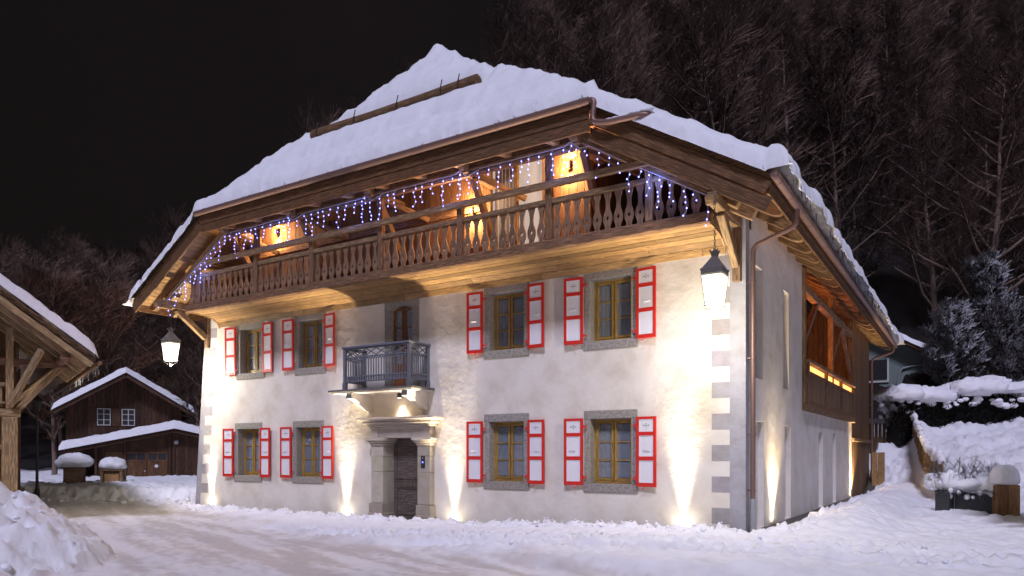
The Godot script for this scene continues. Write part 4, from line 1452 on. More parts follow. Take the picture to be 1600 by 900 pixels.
func snow_cover() -> ArrayMesh:
	var xs := axis([[-21.0, -20.0, 0.045, 0.1], [-20.0, 0.0, 0.11, 0.11], [0.0, 1.46, 0.1, 0.04]])
	var zs := axis([[-24.6, -12.0, 0.35, 0.14], [-12.0, -0.7, 0.085, 0.07], [-0.7, 2.14, 0.045, 0.035]])
	var nx := xs.size()
	var nz := zs.size()
	var vs := PackedVector3Array()
	vs.resize(nx * nz)
	for j in nz:
		for i in nx:
			var x := xs[i]
			var z := zs[j]
			var a := EY + 0.6 * (EX1 - x)
			var b := EY + 0.6 * (x - EX0)
			var c := HY + 1.2 * (FZ - z)
			var k := 0.7
			var y := minf(minf(a, b), c)
			# soften ridge and hips
			var s1 := minf(a, b) - maxf(k - absf(a - b), 0.0) * maxf(k - absf(a - b), 0.0) * 0.2 / k
			y = minf(s1, c) - maxf(k - absf(s1 - c), 0.0) * maxf(k - absf(s1 - c), 0.0) * 0.18 / k
			var n1 := fn.get_noise_2d(x * 0.45 + 11.0, z * 0.45)
			var n2 := fn.get_noise_2d(x * 1.5 - 20.0, z * 1.5)
			var n3 := fn.get_noise_2d(x * 4.2, z * 4.2 + 50.0)
			var hip := sst(0.5, -0.5, c - s1)
			var n4 := fn2.get_noise_2d(x * 2.6 + z * 0.4, z * 0.9)
			var n5 := fn2.get_noise_2d(x * 0.8, z * 2.4 + 9.0)
			var t := 0.50 + 0.07 * n1 + 0.05 * n2 + 0.02 * n3 + 0.04 * n5
			# the hip's terraces, measured up the slope
			var s := FZ - z + 0.14 * n1 + 0.05 * n2
			var on_log := sst(-13.9, -13.3, x) * sst(-6.3, -6.9, x)
			var s0 := FZ - z + 0.04 * n1
			var th := 0.62 + 0.05 * n5 - 0.22 * clampf(s / 0.72, 0.0, 1.0)
			if s > 0.72:
				var u := (s - 0.72) / 0.64
				th = 0.30 + 0.50 * quarter(u / 0.8) - 0.22 * minf(u, 1.6)
			th = lerpf(th, 0.15, on_log * sst(1.18, 1.36, s0) * sst(2.06, 2.0, s0))
			if s0 > 2.03:
				var u := s0 - 2.03
				th = lerpf(th, 0.20 + 0.66 * quarter(u / 0.55) - 0.34 * u, on_log)
			if s > 3.02:
				th = maxf(th, 0.38 + 0.48 * quarter((s - 3.02) / 0.6))
			th += 0.06 * n1 + 0.04 * n2
			th += 0.30 * sst(3.0, 3.12, s)
			th = lerpf(0.52 + 0.05 * n1, th, maxf(sst(0.15, 1.3, s1 - c), on_log * bump(s0, 1.75, 0.4))) + 0.014 * n4
			t = lerpf(t, th, hip)
			t += 0.30 * exp(-((x - RX) * (x - RX) * 0.6 + (z - RZ) * (z - RZ)) / 1.1)
			# rolls of snow on hips and ridge
			t += 0.16 * bump(s1 - c, 0.0, 0.55) * (1.0 + 0.8 * n2) * sst(0.1, 0.8, FZ - z) * (1.0 - 0.9 * sst(-7.6, -7.0, x) * bump(FZ - z, 1.75, 0.5) * 0.0)
			t += 0.12 * bump(a - b, 0.0, 0.5) * (1.0 - hip) * (1.0 + n2)
			var rough := 0.10 * n2 + 0.07 * n3
			var dl := x - EX0 + 0.12
			var dr := EX1 + 0.40 - x + 0.13 * n1 + 0.07 * n2
			var df := FZ + 0.16 - z + rough * 0.35
			var db := z - BZ + 0.2
			# a slab has broken away low on the left verge
			if x < -20.0 and x > -20.38: t *= 0.25 if z > 0.6 else 1.0
			var d := minf(minf(dl + rough * 0.5, dr), minf(df, db))
			var rr := 0.34 if d == df or d == dr else 0.30
			var q := clampf(d / rr, 0.0, 1.0)
			var f := sqrt(maxf(1.0 - (1.0 - q) * (1.0 - q), 0.0))
			if z > 1.80: y = maxf(y, minf(a, b) if absf(x - RX) > 7.15 else HY + 0.10)
			if x > 0.9: y = maxf(y, minf(c, EY + 0.06))
			var ex := x
			var ez := z
			if d < 0.0:
				if d == dr: ex += d
				elif d == df: ez += d
			vs[j * nx + i] = Vector3(ex, y + t * f - 0.03 * (1.0 - f), ez)
	var st := PackedVector3Array()
	st.resize(nx * nz)
	for j in nz:
		for i in nx:
			var i0 := maxi(i - 1, 0)
			var i1 := mini(i + 1, nx - 1)
			var j0 := maxi(j - 1, 0)
			var j1 := mini(j + 1, nz - 1)
			var nv := (vs[j1 * nx + i] - vs[j0 * nx + i]).cross(vs[j * nx + i1] - vs[j * nx + i0])
			st[j * nx + i] = nv.normalized() if nv.length() > 1e-6 else Vector3(0.6, 0.3, 0.6).normalized()
	var ix := PackedInt32Array()
	for j in nz - 1:
		for i in nx - 1:
			var p := j * nx + i
			ix.append_array(PackedInt32Array([p, p + 1, p + nx + 1, p, p + nx + 1, p + nx]))
	var cc := PackedColorArray()
	cc.resize(nx * nz)
	cc.fill(Color.WHITE)
	var ar := []
	ar.resize(Mesh.ARRAY_MAX)
	ar[Mesh.ARRAY_VERTEX] = vs
	ar[Mesh.ARRAY_NORMAL] = st
	ar[Mesh.ARRAY_COLOR] = cc
	ar[Mesh.ARRAY_INDEX] = ix
	var m := ArrayMesh.new()
	m.add_surface_from_arrays(Mesh.PRIMITIVE_TRIANGLES, ar)
	return m

func side_gallery(H: Node3D) -> void:
	var S := node("side_gallery", H)
	# recess
	planks("board", S, M.larch, Vector3(-1.7, 3.2, -16.7), Vector3.UP, Vector3.BACK, 4.8, 10.3, 0.21, 0.03, 0.0, 0.75, 1.0)
	planks("board", S, M.larch, Vector3(-1.7, 3.2, -16.72), Vector3.UP, Vector3.RIGHT, 4.6, 1.7, 0.21, 0.03, 0.0, 0.75, 1.0)
	planks("board", S, M.larch, Vector3(-1.7, 3.2, -6.40), Vector3.UP, Vector3.RIGHT, 4.6, 1.7, 0.21, 0.03, 0.0, 0.75, 1.0)
	var fl := fresh()
	fl.span(-1.7, -0.0, 3.122, 3.2, -16.72, -6.36)
	put("floor", fl, M.old_timber, S)
	for z in [-6.48, -11.6, -16.6]:
		var p := fresh(0.85, 1.0)
		p.span(-0.10, 0.08, 3.2, 7.3, z - 0.09, z + 0.09, 0.012)
		put("post", p, M.timber, S)
	for z in [[-6.6, -9.2], [-11.7, -14.3], [-16.5, -13.9]]:
		var b := fresh(0.85, 1.0)
		b.beam(Vector3(-0.02, 5.1, z[0]), Vector3(-0.02, 6.9, z[1]), 0.14, 0.16, 0.012)
		put("brace", b, M.timber, S)
	var top := fresh(0.8, 1.0)
	top.span(-0.12, 0.09, 6.6, 6.82, -16.7, -6.4, 0.015)
	put("wall_plate", top, M.timber, S)
	var e := fresh(0.8, 0.9)
	e.span(-0.05, 0.16, 3.06, 3.26, -16.8, -6.36, 0.018)
	put("edge_beam", e, M.old_timber, S)
	var c := fresh(0.9, 1.0)
	c.span(0.0, 0.2, 4.50, 4.60, -16.6, -6.5, 0.012)
	put("cap_rail", c, M.timber, S)
	for yy in [[4.16, 4.26], [3.262, 3.36]]:
		var r := fresh(0.8, 0.9)
		r.span(0.04, 0.14, yy[0], yy[1], -16.6, -6.55, 0.01)
		put("rail", r, M.old_timber, S)
	var z := -6.6
	var k := 0
	while z > -16.5:
		var m := fresh(0.65, 1.0)
		if k % 20 == 0: m.span(0.02, 0.16, 3.262, 4.498, z - 0.11, z, 0.01)
		else: m.span(0.07, 0.10, 3.361, 4.159, z - 0.155, z, 0.005)
		put("slat", m, M.side_slat, S)
		z -= 0.115 if k % 20 == 0 else 0.165
		k += 1
	var led := MB.new()
	led.span(0.03, 0.05, 4.30, 4.47, -16.4, -6.8)
	put("light_strip", led, M.warm_glow, S)
	for zz in [-8.3, -10.6, -12.9, -15.2]: omni("strip_light", Vector3(0.10, 4.40, zz), 0.012, Color(1.0, 0.66, 0.32), 0.05, S)
	# upright boarding of the rear part, with a rail between the storeys
	planks("board", S, M.larch, Vector3(0.0, 2.42, -22.7), Vector3.UP, Vector3.BACK, 5.0, 5.95, 0.2, 0.04, 0.0, 0.55, 0.85)
	planks("board", S, M.larch, Vector3(0.0, -0.3, -22.7), Vector3.UP, Vector3.BACK, 2.6, 5.95, 0.24, 0.04, 0.0, 0.45, 0.7)
	var ra := fresh(0.8, 0.9)
	ra.span(0.0, 0.11, 2.3, 2.44, -22.75, -16.76, 0.01)
	put("rail", ra, M.timber, S)

func bend(p: Array, r: float) -> Array:
	# round the corners of a path
	var o: Array = [p[0]]
	for i in range(1, p.size() - 1):
		var a: Vector3 = p[i] + (p[i - 1] - p[i]).normalized() * r
		var b: Vector3 = p[i] + (p[i + 1] - p[i]).normalized() * r
		for k in 7:
			var t := k / 6.0
			o.push_back(a.lerp(p[i], t).lerp((p[i] as Vector3).lerp(b, t), t))
	o.push_back(p[p.size() - 1])
	return o

func pipes(H: Node3D) -> void:
	var G := node("front_gutter", H)
	var g := MB.new()
	g.tube([Vector3(HX0 - 0.1, 9.53, 2.03), Vector3(HX1 + 0.05, 9.53, 2.03)], 0.085, 14)
	put("trough", g, M.copper, G)
	var x := HX0 + 0.4
	while x < HX1:
		var b := MB.new()
		b.tube([Vector3(x - 0.02, 9.53, 2.03), Vector3(x + 0.02, 9.53, 2.03)], 0.094, 14)
		put("bracket", b, M.copper, G)
		x += 1.12
	var sp := MB.new()
	sp.tube(bend([Vector3(HX1 - 0.05, 9.53, 2.03), Vector3(HX1 + 0.18, 9.53, 2.05), Vector3(HX1 + 0.14, 9.02, 2.07), Vector3(HX1 + 0.5, 8.92, 2.08), Vector3(-1.55, 8.90, 2.05), Vector3(-1.25, 8.86, 1.8)], 0.13), 0.062, 12)
	put("spout", sp, M.copper, G)
	var ss := MB.new()
	for i in 9:
		var t := i / 8.0
		ss.blob(Vector3(lerpf(-2.5, -1.45, t), 8.965 + 0.02 * R.randf(), 2.05), Vector3(0.12, 0.035, 0.06), 0.3, fn, 6, 10, -0.6)
	stuff(put("snow_strip", ss, M.roof_snow, G))
	var E := node("side_gutter", H)
	var e := MB.new()
	e.tube([Vector3(1.05, 7.13, 1.98), Vector3(1.05, 7.11, BZ)], 0.085, 14)
	put("trough", e, M.copper, E)
	var z := 1.6
	while z > -24.0:
		var b := MB.new()
		b.tube([Vector3(1.05, 7.13, z - 0.02), Vector3(1.05, 7.13, z + 0.02)], 0.094, 14)
		put("bracket", b, M.copper, E)
		z -= 1.05
	var cap := MB.new()
	cap.blob(Vector3(1.05, 7.13, 1.985), Vector3(0.085, 0.085, 0.035), 0.0, null, 8, 14)
	put("end_cap", cap, M.copper, E)
	for d in [[-0.2, 0.13, -0.12], [-23.3, 0.13, -22.83]]:
		var P := node("downpipe", H)
		var p := MB.new()
		p.tube(bend([Vector3(1.05, 7.06, d[0]), Vector3(1.04, 6.72, d[0]), Vector3(d[1], 6.38, d[2]), Vector3(d[1], 0.72, d[2])], 0.16), 0.055, 12)
		put("pipe", p, M.copper, P)
		for y in [5.6, 3.9, 2.2, 0.95]:
			var b := MB.new()
			b.tube([Vector3(d[1], y - 0.02, d[2]), Vector3(d[1], y + 0.02, d[2])], 0.064, 12)
			b.span(0.005, d[1] - 0.03, y - 0.012, y + 0.012, d[2] - 0.012, d[2] + 0.012)
			put("clip", b, M.copper, P)
		var zc := MB.new()
		zc.tube([Vector3(d[1], 0.76, d[2]), Vector3(d[1], -0.3, d[2])], 0.072, 12)
		put("standpipe", zc, M.zinc_pipe, P)

# ------------------------------------------------------------------ lamps
func lantern(at: Vector3, chain_top: float, label: String, power := 1.0) -> void:
	var L := node("hanging_lantern", null, at)
	tag(L, label, "lantern", "lit lanterns hanging from the gallery brackets")
	# at is the middle of the lower rim; side is half the width
	var a := 0.145
	var b := 0.205
	var h := 0.60
	for k in 4:
		var bs := Basis(Vector3.UP, k * PI / 2)
		var p := MB.new()
		p.poly([bs * Vector3(-a, 0.0, a), bs * Vector3(a, 0.0, a), bs * Vector3(b, h, b), bs * Vector3(-b, h, b)], Vector3(0, h * 0.5, 0), bs.x, Vector3.UP)
		put("pane", p, M.lantern_glass, L)
		var e := MB.new()
		e.beam(bs * Vector3(a + 0.004, 0.0, a + 0.004), bs * Vector3(b + 0.004, h, b + 0.004), 0.012, 0.012)
		put("corner_bar", e, M.iron, L)
	var top := MB.new()
	top.lathe([[0.300, h + 0.0], [0.312, h + 0.03], [0.305, h + 0.13], [0.10, h + 0.36], [0.085, h + 0.38], [0.075, h + 0.40], [0.10, h + 0.48], [0.115, h + 0.5], [0.05, h + 0.51], [0.03, h + 0.55], [0.0, h + 0.57]], Vector3.ZERO, 4, PI / 4, true)
	for k in 4:
		var bs := Basis(Vector3.UP, k * PI / 2)
		top.blob(bs * Vector3(0.215, h + 0.12, 0.215), Vector3(0.022, 0.03, 0.022), 0.0, null, 6, 8)
		top.blob(bs * Vector3(0.075, h + 0.51, 0.075), Vector3(0.018, 0.025, 0.018), 0.0, null, 6, 8)
	put("hood", top, M.lit_hood_iron, L)
	var rim := MB.new()
	var ring: Array = []
	for k in 5: ring.push_back(Basis(Vector3.UP, k * PI / 2) * Vector3(a + 0.02, -0.01, a + 0.02))
	rim.tube(ring, 0.012, 6)
	for k in 4:
		var bs := Basis(Vector3.UP, k * PI / 2)
		rim.tube([bs * Vector3(a, -0.015, a), bs * Vector3(a * 1.05, -0.06, a * 1.05), bs * Vector3(a * 0.6, -0.09, a * 0.6), bs * Vector3(0.02, -0.14, 0.02)], 0.007, 5)
	rim.blob(Vector3(0, -0.15, 0), Vector3(0.025, 0.035, 0.025), 0.0, null, 6, 8)
	put("base_cage", rim, M.iron, L)
	var bu := MB.new()
	bu.lathe([[0.0, 0.03], [0.05, 0.05], [0.065, 0.14], [0.05, 0.23], [0.0, 0.27]], Vector3.ZERO, 14)
	put("bulb", bu, M.bulb, L)
	var ch := MB.new()
	var y := h + 0.56
	var k := 0
	while y < chain_top - at.y:
		var r: Array = []
		for i in 9:
			var t := TAU * i / 8
			var q := Vector3(0.018 * cos(t), y + 0.035 + 0.036 * sin(t), 0)
			r.push_back(Basis(Vector3.UP, PI / 2 * (k % 2)) * q)
		ch.tube(r, 0.006, 5, false)
		y += 0.058
		k += 1
	put("chain", ch, M.iron, L)
	omni("lantern_light", Vector3(0, -0.2, 0), LANTERN_E * power, Color(1.0, 0.965, 0.90), 0.08, L)

func lanterns() -> void:
	lantern(Vector3(-0.15, 4.76, 1.8), 6.74, "large lit iron lantern hanging by a chain at the right corner of the house")
	lantern(Vector3(-19.15, 4.98, 1.5), 6.8, "large lit iron lantern hanging by a chain at the left corner of the house", 1.1)

func uplights() -> void:
	var ups := [[-19.0, "left corner"], [-12.25, "left of the front door"], [-8.05, "right of the front door"], [-1.42, "right corner"]]
	for u in ups:
		var x: float = u[0]
		var y := base_h(x) + 0.012
		var L := node("ground_uplight", null, Vector3(x, y, 0.17))
		tag(L, "lit ground uplight at the foot of the front wall, %s" % ("at its " + u[1] if "corner" in u[1] else u[1]), "uplight", "ground uplights along the walls")
		fixture(L)
		wash(Vector3(0, 0.05, 0.04), 0.26, L)
		spot("beam", Vector3(0, 0.10, 0), Vector3(0, 1, -0.07), UP_E * 0.32, 15.0, Color(1.0, 0.95, 0.85), 1.0, 0.10, L)
		spot("spill", Vector3(0, 0.10, 0.05), Vector3(0, 1, 0.36), UP_E * 1.3, 33.0, Color(1.0, 0.92, 0.78), 1.0, 0.10, L)
	var sides := [[Vector3(0.17, 0.0, -2.5), "between the first two niches of the side wall", 1.0], [Vector3(0.16, -0.02, -16.35), "at the far end of the plastered side wall", 0.8]]
	for s in sides:
		var L := node("ground_uplight", null, s[0])
		tag(L, "lit ground uplight %s" % s[1], "uplight", "ground uplights along the walls")
		fixture(L)
		spot("spill", Vector3(0, 0.14, 0), Vector3(0.12, 1, -0.1 if s[2] > 0.9 else -0.4), UP_E * (0.5 if s[2] > 0.9 else 1.0), 42.0, Color(1.0, 0.88, 0.68), 1.0, 0.1, L)
		spot("beam", Vector3(0, 0.12, 0), Vector3(-0.03, 1, 0), UP_E * s[2] * 0.16, 13.0, Color(1.0, 0.95, 0.85), 1.0, 0.10, L)
		wash(Vector3(0.04, 0.05, 0), 0.2 * s[2], L)
	var D := node("downlight", null, Vector3(-9.96, 3.52, 0.16))
	tag(D, "small square downlight under the door balcony shining onto the portal", "downlight")
	var b := MB.new()
	b.span(-0.05, 0.05, -0.11, 0.028, -0.05, 0.05, 0.006)
	put("case", b, M.iron, D)
	var g := MB.new()
	g.span(-0.04, 0.04, -0.116, -0.1115, -0.04, 0.04)
	put("lens", g, M.uplight_glow, D)
	spot("beam", Vector3(0, -0.14, 0), Vector3(0, -1, -0.1), 2.2, 34.0, Color(1.0, 0.93, 0.80), 1.0, 0.05, D)
	# lamps on the gallery's back wall, lighting up and down
	for s in [[-15.36, 9.16, "left"], [-4.36, 9.06, "right"], [-7.35, 8.42, "middle"]]:
		var W := node("wall_lamp", null, Vector3(s[0], s[1], 0.16))
		tag(W, "lit wall lamp on the boards %s" % ("low in the middle of the gallery, behind the rail" if s[2] == "middle" else "at the %s end of the gallery" % s[2]), "wall lamp", "wall lamps in the gallery")
		var m := MB.new()
		m.lathe([[0.0, -0.09], [0.05, -0.09], [0.055, -0.08], [0.055, 0.08], [0.05, 0.09], [0.0, 0.09]], Vector3.ZERO, 14)
		m.span(-0.02, 0.02, -0.03, 0.03, -0.11, -0.05)
		put("case", m, M.iron, W)
		for k in [-1.0, 1.0]:
			var e := MB.new()
			e.lathe([[0.0, k * 0.094], [0.042, k * 0.0935]] if k > 0 else [[0.042, k * 0.0935], [0.0, k * 0.094]], Vector3.ZERO, 14)
			put("lens", e, M.warm_glow, W)
			spot("beam", Vector3(0, k * 0.12, 0), Vector3(0, k, 0.10), 3.6 if s[2] != "middle" else 3.0, 70.0, Color(1.0, 0.77, 0.54), 1.0, 0.04, W)
		omni("glow", Vector3(0, 0.0, 0.26), 2.3, Color(1.0, 0.77, 0.54), 0.06, W)
	var C := node("wall_lamp", null, Vector3(-1.62, 5.15, -8.6))
	tag(C, "lit wall lamp glowing inside the side gallery", "wall lamp")
	var m := MB.new()
	m.lathe([[0.0, -0.08], [0.05, -0.08], [0.055, 0.08], [0.0, 0.08]], Vector3(0.08, 0, 0), 14)
	m.span(-0.05, 0.03, -0.02, 0.02, -0.02, 0.02)
	put("case", m, M.iron, C)
	for k in [-1.0, 1.0]:
		var e := MB.new()
		e.lathe([[0.0, k * 0.084], [0.045, k * 0.0835]] if k > 0 else [[0.045, k * 0.0835], [0.0, k * 0.084]], Vector3(0.08, 0, 0), 14)
		put("lens", e, M.warm_glow, C)
		omni("glow", Vector3(0.12, k * 0.16, 0), 2.4, Color(1.0, 0.62, 0.30), 0.05, C)

func wash(at: Vector3, e: float, L: Node3D) -> void:
	var a := AreaLight3D.new()
	a.name = numbered("wash", L)
	a.light_energy = e
	a.light_color = Color(1.0, 0.95, 0.85)
	a.area_size = Vector2(0.2, 0.2)
	a.area_range = 30.0
	a.area_attenuation = 2.0
	a.shadow_enabled = true
	a.transform = Transform3D(Basis(Vector3.RIGHT, PI / 2), at)
	L.add_child(a, true)

func fixture(L: Node3D) -> void:
	var r := MB.new()
	r.lathe([[0.11, -0.03], [0.11, 0.012], [0.085, 0.016], [0.08, 0.004]], Vector3.ZERO, 20)
	put("rim", r, M.iron, L)
	var g := MB.new()
	g.lathe([[0.079, 0.006], [0.0, 0.008]], Vector3.ZERO, 20)
	put("lens", g, M.uplight_glow, L)

func light_string() -> void:
	var L := node("icicle_light_string")
	tag(L, "string of small blue white icicle lights hung along the timber gallery", "fairy lights")
	var path := [Vector3(-19.95, 7.02, 1.46), Vector3(-19.35, 7.05, 1.56), Vector3(-18.6, 7.68, 1.36), Vector3(-17.4, 8.38, 1.36), Vector3(-16.4, 8.95, 1.36)]
	var x := -16.3
	var ties := [-13.1, -9.93, -6.68, -3.5]
	for tx in ties:
		path.push_back(Vector3(tx - 0.35, 8.97, 1.36))
		path.push_back(Vector3(tx - 0.13, 9.0, 1.46))
		path.push_back(Vector3(tx + 0.0, 8.90, 1.63))
		path.push_back(Vector3(tx + 0.14, 8.78, 1.5))
		path.push_back(Vector3(tx + 0.45, 8.97, 1.36))
	path[path.size() - 1] = Vector3(-3.2, 8.86, 1.34)
	path.push_back(Vector3(-1.9, 8.06, 1.33))
	path.push_back(Vector3(-0.42, 7.18, 1.33))
	var cb := MB.new()
	cb.tube(path, 0.009, 5)
	put("cable", cb, M.cable_white, L)
	var total := 0.0
	for i in path.size() - 1: total += (path[i + 1] - path[i]).length()
	var s := 0.06
	var lens := [0.22, 0.5, 0.62, 0.34, 0.46, 0.18, 0.58, 0.40, 0.26, 0.66]
	var k := 0
	while s < total:
		var u := s
		var p := Vector3.ZERO
		var slope := 0.0
		for i in path.size() - 1:
			var seg: Vector3 = path[i + 1] - path[i]
			if u <= seg.length():
				p = path[i] + seg.normalized() * u
				break
			u -= seg.length()
		var l: float = 1.15 * lens[k % 10] * R.randf_range(0.85, 1.15)
		if p.x < -19.2: l = 0.06
		var strand := node("light_drop", L)
		var w := MB.new()
		var pts: Array = [p]
		var b := MB.new()
		var y := 0.10
		while y < l + 0.05:
			var q := p + Vector3(R.randf_range(-0.05, 0.05), -y, R.randf_range(-0.015, 0.03))
			pts.push_back(q)
			b.blob(q + Vector3(R.randf_range(-0.02, 0.02), 0, 0.012), Vector3(0.016, 0.019, 0.016), 0.0, null, 4, 6)
			y += R.randf_range(0.10, 0.16)
		if pts.size() < 2:
			pts.push_back(p + Vector3(0, -0.05, 0))
			b.blob(p + Vector3(0, -0.05, 0.01), Vector3(0.016, 0.019, 0.016), 0.0, null, 4, 6)
		w.tube(pts, 0.005, 4, false)
		put("wire", w, M.cable_white, strand)
		stuff(put("bulbs", b, M.led_blue, strand))
		s += R.randf_range(0.22, 0.37) if p.x > -19.2 else 0.13
		k += 1
	for gx in [-17.6, -14.0, -10.6, -7.2, -4.0, -1.6]:
		omni("string_light", Vector3(gx, 8.5 if gx > -17.0 and gx < -3.0 else 7.7, 1.5), 0.16, Color(0.42, 0.52, 1.0), 0.12, L)

# ------------------------------------------------------------------ the other buildings
# a slab of snow on a sloping rectangle: origin, along the eave (u), up the slope (w)
func snow_slab(o: Vector3, u: Vector3, w: Vector3, lu: float, lw: float, t: float, step := 0.16, lip_u0 := true, lip_u1 := true, lip_w1 := false) -> MB:
	var m := MB.new()
	var nu := maxi(int(lu / step), 4)
	var nw := maxi(int(lw / step), 4)
	var g: Array = []
	for j in nw + 1:
		var row: Array = []
		for i in nu + 1:
			var a := lu * i / nu
			var b := lw * j / nw
			var p := o + u * a + w * b
			var n2 := fn.get_noise_3d(p.x * 0.9, p.y * 0.9, p.z * 0.9)
			var d := b + 0.06 * n2
			if lip_u0: d = minf(d, a)
			if lip_u1: d = minf(d, lu - a)
			if lip_w1: d = minf(d, lw - b)
			var q := clampf(d / 0.28, 0.0, 1.0)
			var f := sqrt(maxf(1.0 - (1.0 - q) * (1.0 - q), 0.0))
			row.push_back(p + Vector3(0, (t * (1.0 + 0.22 * n2) + 0.05 * fn.get_noise_3d(p.x * 3.0, p.y * 3.0, p.z * 3.0)) * f, 0))
		g.push_back(row)
	var nr: Array = []
	for j in nw + 1:
		var row: Array = []
		for i in nu + 1:
			var q: Vector3 = (g[j][mini(i + 1, nu)] - g[j][maxi(i - 1, 0)]).cross(g[mini(j + 1, nw)][i] - g[maxi(j - 1, 0)][i]).normalized()
			if q.y < 0.0: q = -q
			row.push_back(q)
		nr.push_back(row)
	var z := Vector2.ZERO
	var flip := u.cross(w).y < 0.0
	for j in nw:
		for i in nu:
			var a: Vector3 = g[j][i]
			var b: Vector3 = g[j][i + 1]
			var c: Vector3 = g[j + 1][i + 1]
			var d: Vector3 = g[j + 1][i]
			if flip:
				m.tri(a, c, b, nr[j][i], nr[j + 1][i + 1], nr[j][i + 1], z, z, z)
				m.tri(a, d, c, nr[j][i], nr[j + 1][i], nr[j + 1][i + 1], z, z, z)
			else:
				m.tri(a, b, c, nr[j][i], nr[j][i + 1], nr[j + 1][i + 1], z, z, z)
				m.tri(a, c, d, nr[j][i], nr[j + 1][i + 1], nr[j + 1][i], z, z, z)
	return m

func icicles(parent: Node, a: Vector3, b: Vector3, n: int, lo: float, hi: float) -> void:
	var m := MB.new()
	for i in n:
		var p := a.lerp(b, R.randf())
		m.cone3(p, p - Vector3(0, R.randf_range(lo, hi), 0), R.randf_range(0.010, 0.022))
	stuff(put("icicle", m, M.ice, parent))

func left_chalet() -> void:
	# local x along the gable to the right eave, z out of the gable
	var gx := Vector3(0.354, 0, -0.935)
	var gz := Vector3(0.935, 0, 0.354)
	var C := node("timber_chalet", null, Vector3(-16.23, -0.2, 5.76), Basis(gx, Vector3.UP, gz))
	tag(C, "open fronted timber chalet with snow covered shingle roof at the left edge", "chalet")
	var y0 := 4.50
	var sl := 0.75
	var dir := Vector3(-1, sl, 0).normalized()
	var len := 8.0
	var roofn := node("roof", C)
	# boards seen from below, along the house
	planks("roof_board", roofn, M.brightened_timber, Vector3(0.0, y0 - 0.02, -14.0), Vector3.BACK, dir, 13.95, len, 0.22, 0.03, 3.4, 0.45, 1.0)
	var n := Vector3(sl, 1, 0).normalized()
	for z in [-0.25, -1.25, -2.3, -3.4, -4.5]:
		var r := fresh(0.8, 1.0)
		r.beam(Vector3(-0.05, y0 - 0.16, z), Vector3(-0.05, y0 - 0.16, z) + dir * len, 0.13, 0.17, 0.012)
		put("rafter", r, M.brightened_timber, roofn)
	var vb := fresh(0.95, 1.0)
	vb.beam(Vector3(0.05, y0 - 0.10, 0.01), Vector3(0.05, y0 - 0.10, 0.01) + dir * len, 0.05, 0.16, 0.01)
	put("verge_board", vb, M.brightened_timber, roofn)
	# three layers of shingle ends
	for k in 3:
		var st := fresh(0.5, 0.9)
		var u := 0.0
		while u < len:
			st.col = tone(0.35, 0.95)
			st.box(Vector3(0.12, y0 + 0.02 + k * 0.045, -0.02 + k * 0.02) + dir * (u + 0.06), Vector3(0.15, 0.035, 0.18 + R.randf() * 0.05), Basis(dir, n, dir.cross(n)))
			u += 0.125
		stuff(put("shingle_end", st, M.old_timber, roofn))
	var sn := snow_slab(Vector3(0.22, y0 + 0.13, -13.9), Vector3.BACK, dir, 14.0, len + 0.2, 0.36, 0.14)
	stuff(put("snow_cover", sn, M.roof_snow, roofn))
	var gt := MB.new()
	gt.tube([Vector3(0.24, y0 - 0.02, 0.05), Vector3(0.24, y0 - 0.04, -14.0)], 0.06, 10)
	put("gutter", gt, M.old_timber, roofn)
	icicles(roofn, Vector3(0.26, y0 - 0.05, 0.0), Vector3(0.26, y0 - 0.05, -10.0), 40, 0.05, 0.3)
	# frame of the gable, set back
	var F := node("gable_frame", C)
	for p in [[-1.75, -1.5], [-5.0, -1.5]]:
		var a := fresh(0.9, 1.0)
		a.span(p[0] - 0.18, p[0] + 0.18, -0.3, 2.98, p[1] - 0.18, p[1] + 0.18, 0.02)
		put("post", a, M.brightened_timber, F)
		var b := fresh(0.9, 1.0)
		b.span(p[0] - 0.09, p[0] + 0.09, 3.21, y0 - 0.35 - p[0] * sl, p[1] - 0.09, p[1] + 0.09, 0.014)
		put("post", b, M.brightened_timber, F)
	var ti := fresh(0.8, 1.0)
	ti.span(-7.0, -0.35, 4.42, 4.60, -1.61, -1.43, 0.015)
	put("tie_beam", ti, M.old_timber, F)
	var pu := fresh(0.8, 1.0)
	pu.tube([Vector3(-0.55, 4.60, -0.15), Vector3(-0.55, 4.60, -13.5)], 0.13, 10)
	put("purlin", pu, M.old_timber, F)
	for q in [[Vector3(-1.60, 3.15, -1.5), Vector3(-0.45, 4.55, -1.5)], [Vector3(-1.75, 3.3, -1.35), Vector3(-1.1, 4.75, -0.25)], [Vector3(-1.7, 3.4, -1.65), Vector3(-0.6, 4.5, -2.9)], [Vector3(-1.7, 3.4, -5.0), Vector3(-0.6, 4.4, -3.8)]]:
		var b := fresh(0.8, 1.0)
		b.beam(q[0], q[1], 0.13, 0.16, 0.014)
		put("brace", b, M.brightened_timber, F)
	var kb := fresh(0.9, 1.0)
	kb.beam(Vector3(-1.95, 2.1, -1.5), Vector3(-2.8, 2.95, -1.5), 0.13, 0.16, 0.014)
	put("brace", kb, M.brightened_timber, F)
	var bb := fresh(0.9, 1.0)
	bb.span(-7.0, -1.5, 2.985, 3.205, -1.62, -1.38, 0.018)
	put("floor_beam", bb, M.brightened_timber, F)
	var fb := fresh(0.7, 0.9)
	fb.span(-7.0, -1.6, 3.06, 3.12, -4.2, -1.63)
	put("gallery_floor", fb, M.old_timber, F)
	var B := node("balcony_rail", C)
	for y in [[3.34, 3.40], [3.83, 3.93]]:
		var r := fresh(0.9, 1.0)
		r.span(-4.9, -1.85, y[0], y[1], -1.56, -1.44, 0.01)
		put("rail", r, M.brightened_timber, B)
	var x := -1.95
